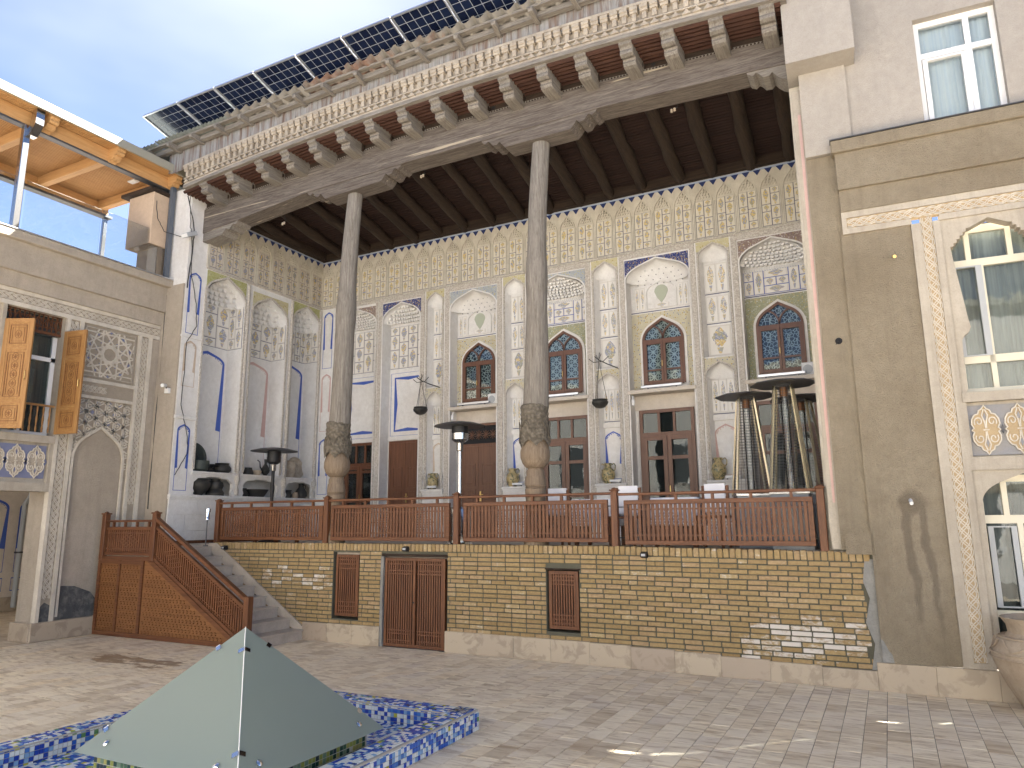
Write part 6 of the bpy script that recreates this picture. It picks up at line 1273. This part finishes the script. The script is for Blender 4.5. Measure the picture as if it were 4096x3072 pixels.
vessel('copper_jug', 'wide dark copper jug beside the black cauldron', 11.40, 2.70, [(.19, 0), (.2, .06), (.15, .14), (.18, .22), (.16, .30), (.10, .33), (.11, .37), (.08, .36)], 'bronze_dark', .08, handle(-1, .2, .3, .15, .06))
vessel('tin_basin', 'wide flat dark basin in the middle cupboard niche', 12.62, 2.70, [(.17, 0), (.2, .03), (.29, .18), (.28, .17)], 'bronze_dark', .06)
vessel('little_pot', 'little dark pot beside the wide basin', 12.22, 2.70, [(.07, 0), (.12, .06), (.06, .14), (.07, .2), (.05, .19)], 'bronze_dark', .08)
vessel('milk_pot', 'low dark pot in the corner cupboard niche', 13.62, 2.70, [(.12, 0), (.13, .08), (.10, .16), (.13, .2), (.1, .18)], 'bronze_dark', .06)
vessel('pitcher', 'tall dark pitcher with handle in the corner cupboard niche', 14.12, 2.70, [(.12, 0), (.16, .08), (.15, .16), (.07, .28), (.06, .36), (.08, .38), (.05, .37)], 'bronze_dark', .06, handle(1, .18, .35, .06, .1))
vessel('clay_cup', 'small brown clay cup beside the tall pitcher', 13.86, 2.70, [(.06, 0), (.08, .05), (.07, .12), (.06, .15), (.05, .13)], 'terracotta', .12)
# ================================================================ chairs and tables behind the balustrade
def chair(x, y, rz, lb, cloth=True):
    t = thing('dining_chair', lb, 'chair', (x, y, 1.675), 'chairs behind the balustrade', rz); F = W[t]
    for sx in (-.19, .19): MB().box(sx - .018, sx + .018, -.2, -.164, 0, .44).build('leg', 'rail_wood_z', t, F); MB().box(sx - .018, sx + .018, .164, .2, 0, .93).build('leg', 'rail_wood_z', t, F)
    MB().cbox(-.22, .22, -.22, .22, .44, .48, .008).build('seat', 'rail_wood_x', t, F); b = MB()
    for z in (.56, .70, .86): b.box(-.172, .172, .172, .192, z, z + .06)
    b.build('backrest', 'rail_wood_x', t, F)
    if cloth: MB().box(-.16, .16, .155, .17, .52, .945).box(-.16, .16, .205, .22, .50, .945).box(-.16, .16, .155, .22, .945, .957).build('towel', 'cloth_white', t, F)
chair(-3.68, 11.0, 0, 'wooden chair with a white towel behind the post left of the widest railing panel'); chair(-4.95, 11.1, .1, 'wooden chair with a white towel behind the railing beside the second column'); chair(-2.35, 11.1, -.1, 'wooden chair draped white behind the middle of the right railing panel')
for x, lb in ((-4.3, 'wooden dining table behind the railing beside the second column'), (-2.95, 'wooden dining table behind the widest railing panel'), (-11.6, 'dark wooden table behind the first railing panel')):
    t = thing('dining_table', lb, 'table', (x, 11.5, 1.675), 'tables behind the balustrade'); MB().cbox(x - .35, x + .35, 11.15, 11.85, 2.385, 2.425, .008).build('tabletop', 'rail_wood_x', t)
    for sx in (-.3, .3):
        for sy in (-.3, .3): MB().box(x + sx - .03, x + sx + .03, 11.5 + sy - .03, 11.5 + sy + .03, 1.675, 2.385).build('leg', 'rail_wood_z', t)
    if x > -5: tag(MB().cbox(x - .37, x + .37, 11.13, 11.87, 2.0, 2.435, .012).build('tablecloth', 'cloth_white'), 'white tablecloth over the ' + lb.replace('wooden ', ''), 'tablecloth', 'white tablecloths')
# ================================================================ small fixtures
t = thing('chrome_lamp_post', 'slim chrome lamp post with glass lantern at the stair top', 'lamp', (-12.34, 10.36, 1.64)); MB().lathe([(.05, 0), (.05, .015), (.012, .02), (.012, .55)], (-12.34, 10.33, 1.64), 12).build('pole', 'dark_steel', t, smooth=True); MB().lathe([(.05, 0), (.05, .02), (.045, .03), (.045, .14), (.055, .15), (.055, .22)], (-12.34, 10.33, 2.17), 14).build('lantern', 'chrome', t, smooth=True)
t = thing('security_camera', 'white bullet security camera on the left building corner', 'camera', (-13.5, 10.05, 4.9)); MB().cbox(-13.56, -13.45, 10.0, 10.075, 4.84, 4.95, .006).build('junction_box', 'white_plastic', t); MB().lathe([(.035, 0), (.04, .02), (.04, .16), (.03, .17)], (0, 0, 0), 14).build('body', 'white_plastic', t, T(-13.50, 9.98, 5.0) @ Matrix.Rotation(radians(100), 4, 'X') @ Matrix.Rotation(.5, 4, 'Y'), smooth=True); MB().tube([(-13.5, 10.02, 4.93), (-13.5, 9.97, 5.0)], .014, 8).build('arm', 'black_metal', t)
for x, lb in ((-9.02, 'under the ledge above the carved door'), (-4.58, 'under the ledge of the yellow spandrel window')):
    t = thing('dome_camera', 'small white camera ' + lb, 'camera', (x, 14.4, 4.6), 'cameras under the ledges'); MB().tube([(x, 14.44, 4.66), (x + .03, 14.36, 4.64), (x + .06, 14.30, 4.56)], .02, 8).build('arm', 'white_plastic', t, smooth=True); MB().lathe([(.03, 0), (.036, .02), (.036, .12), (.02, .13)], (x + .06, 14.28, 4.44), 12).build('body', 'white_plastic', t, smooth=True)
t = thing('floodlight', 'grey floodlight on the plaster pier below the beam end', 'lamp', (-13.25, 10.05, 8.4)); F = T(-13.2, 10.05, 8.40) @ Matrix.Rotation(.5, 4, 'X'); MB().cbox(-.10, .10, -.16, .12, -.05, .05, .01).build('housing', 'grey_plastic', t, F); MB().box(-.09, .09, -.168, -.16, -.04, .04).build('lens', 'white_plastic', t, F); MB().tube([(-13.3, 10.15, 8.5), (-13.2, 10.12, 8.42)], .015, 6).build('arm', 'dark_steel', t)
def wire(pts, lb, r=.008):
    P = []
    for i in range(len(pts) - 1):
        a, b = Vector(pts[i]), Vector(pts[i + 1])
        for k in range(6): P.append(a.lerp(b, k / 6) + Vector((random.uniform(-.006, .006), random.uniform(-.01, .01), 0)))
    P.append(Vector(pts[-1])); tag(MB().tube(P, r, 5).build('cable', 'black_metal'), lb, 'cable')
wire([(-13.28, 10.02, 9.4), (-13.27, 10.10, 8.6), (-13.27, 10.16, 8.4), (-13.27, 10.2, 7.6), (-13.27, 10.40, 6.9), (-13.27, 10.45, 6.4), (-13.27, 10.24, 6.0), (-13.27, 10.22, 4.6), (-13.27, 10.42, 4.0), (-13.27, 10.48, 3.6), (-13.27, 10.2, 3.1)], 'black cable wandering down the blue painted pier')
wire([(-13.28, 9.98, 9.3), (-13.27, 10.2, 8.6), (-13.27, 10.2, 8.2), (-13.27, 10.14, 7.2)], 'black cable bundle running past the floodlight', .012)
wire([(-13.9, 9.66, 9.2), (-13.88, 9.7, 8.8), (-13.88, 9.9, 8.55), (-13.6, 10.1, 8.45), (-13.3, 10.1, 8.42)], 'thin cable sagging across the peach block')
wire([(-13.85, 10.08, 7.1), (-13.87, 10.09, 5), (-13.87, 10.08, 2.4)], 'grey cable line down the gap between building and pier', .015)
# urn by the right door
UX, UY = 1.42, 10.0; t = thing('terracotta_urn', 'big weathered terracotta urn with rope bands beside the right door', 'urn', (UX, UY, 0))
MB().lathe([(.27, 0), (.30, .03), (.44, .30), (.53, .52), (.545, .60), (.52, .66), (.48, .76), (.42, .80), (.39, .80), (.36, .84), (.37, .92), (.41, .98), (.42, 1.0), (.38, 1.0), (.33, .9)], (UX, UY, 0), 40).build('body', 'terracotta', t, smooth=True)
rp2 = MB()
for z, r in ((.58, .55), (.635, .538), (.79, .445)): rp2.tube([(UX + (r + .004 * (k % 2)) * cos(2 * pi * k / 64), UY + (r + .004 * (k % 2)) * sin(2 * pi * k / 64), z) for k in range(65)], .012, 6)
for k in range(8):
    a0 = 2 * pi * k / 8; rp2.tube([(UX + (.50 + .028 * (1 - abs(v))) * cos(a0 + v * .3), UY + (.50 + .028 * (1 - abs(v))) * sin(a0 + v * .3), .77 - .10 * (1 - v * v)) for v in [i / 6 - 1 for i in range(13)]], .010, 5)
rp2.build('rope_bands', 'terracotta', t, smooth=True)
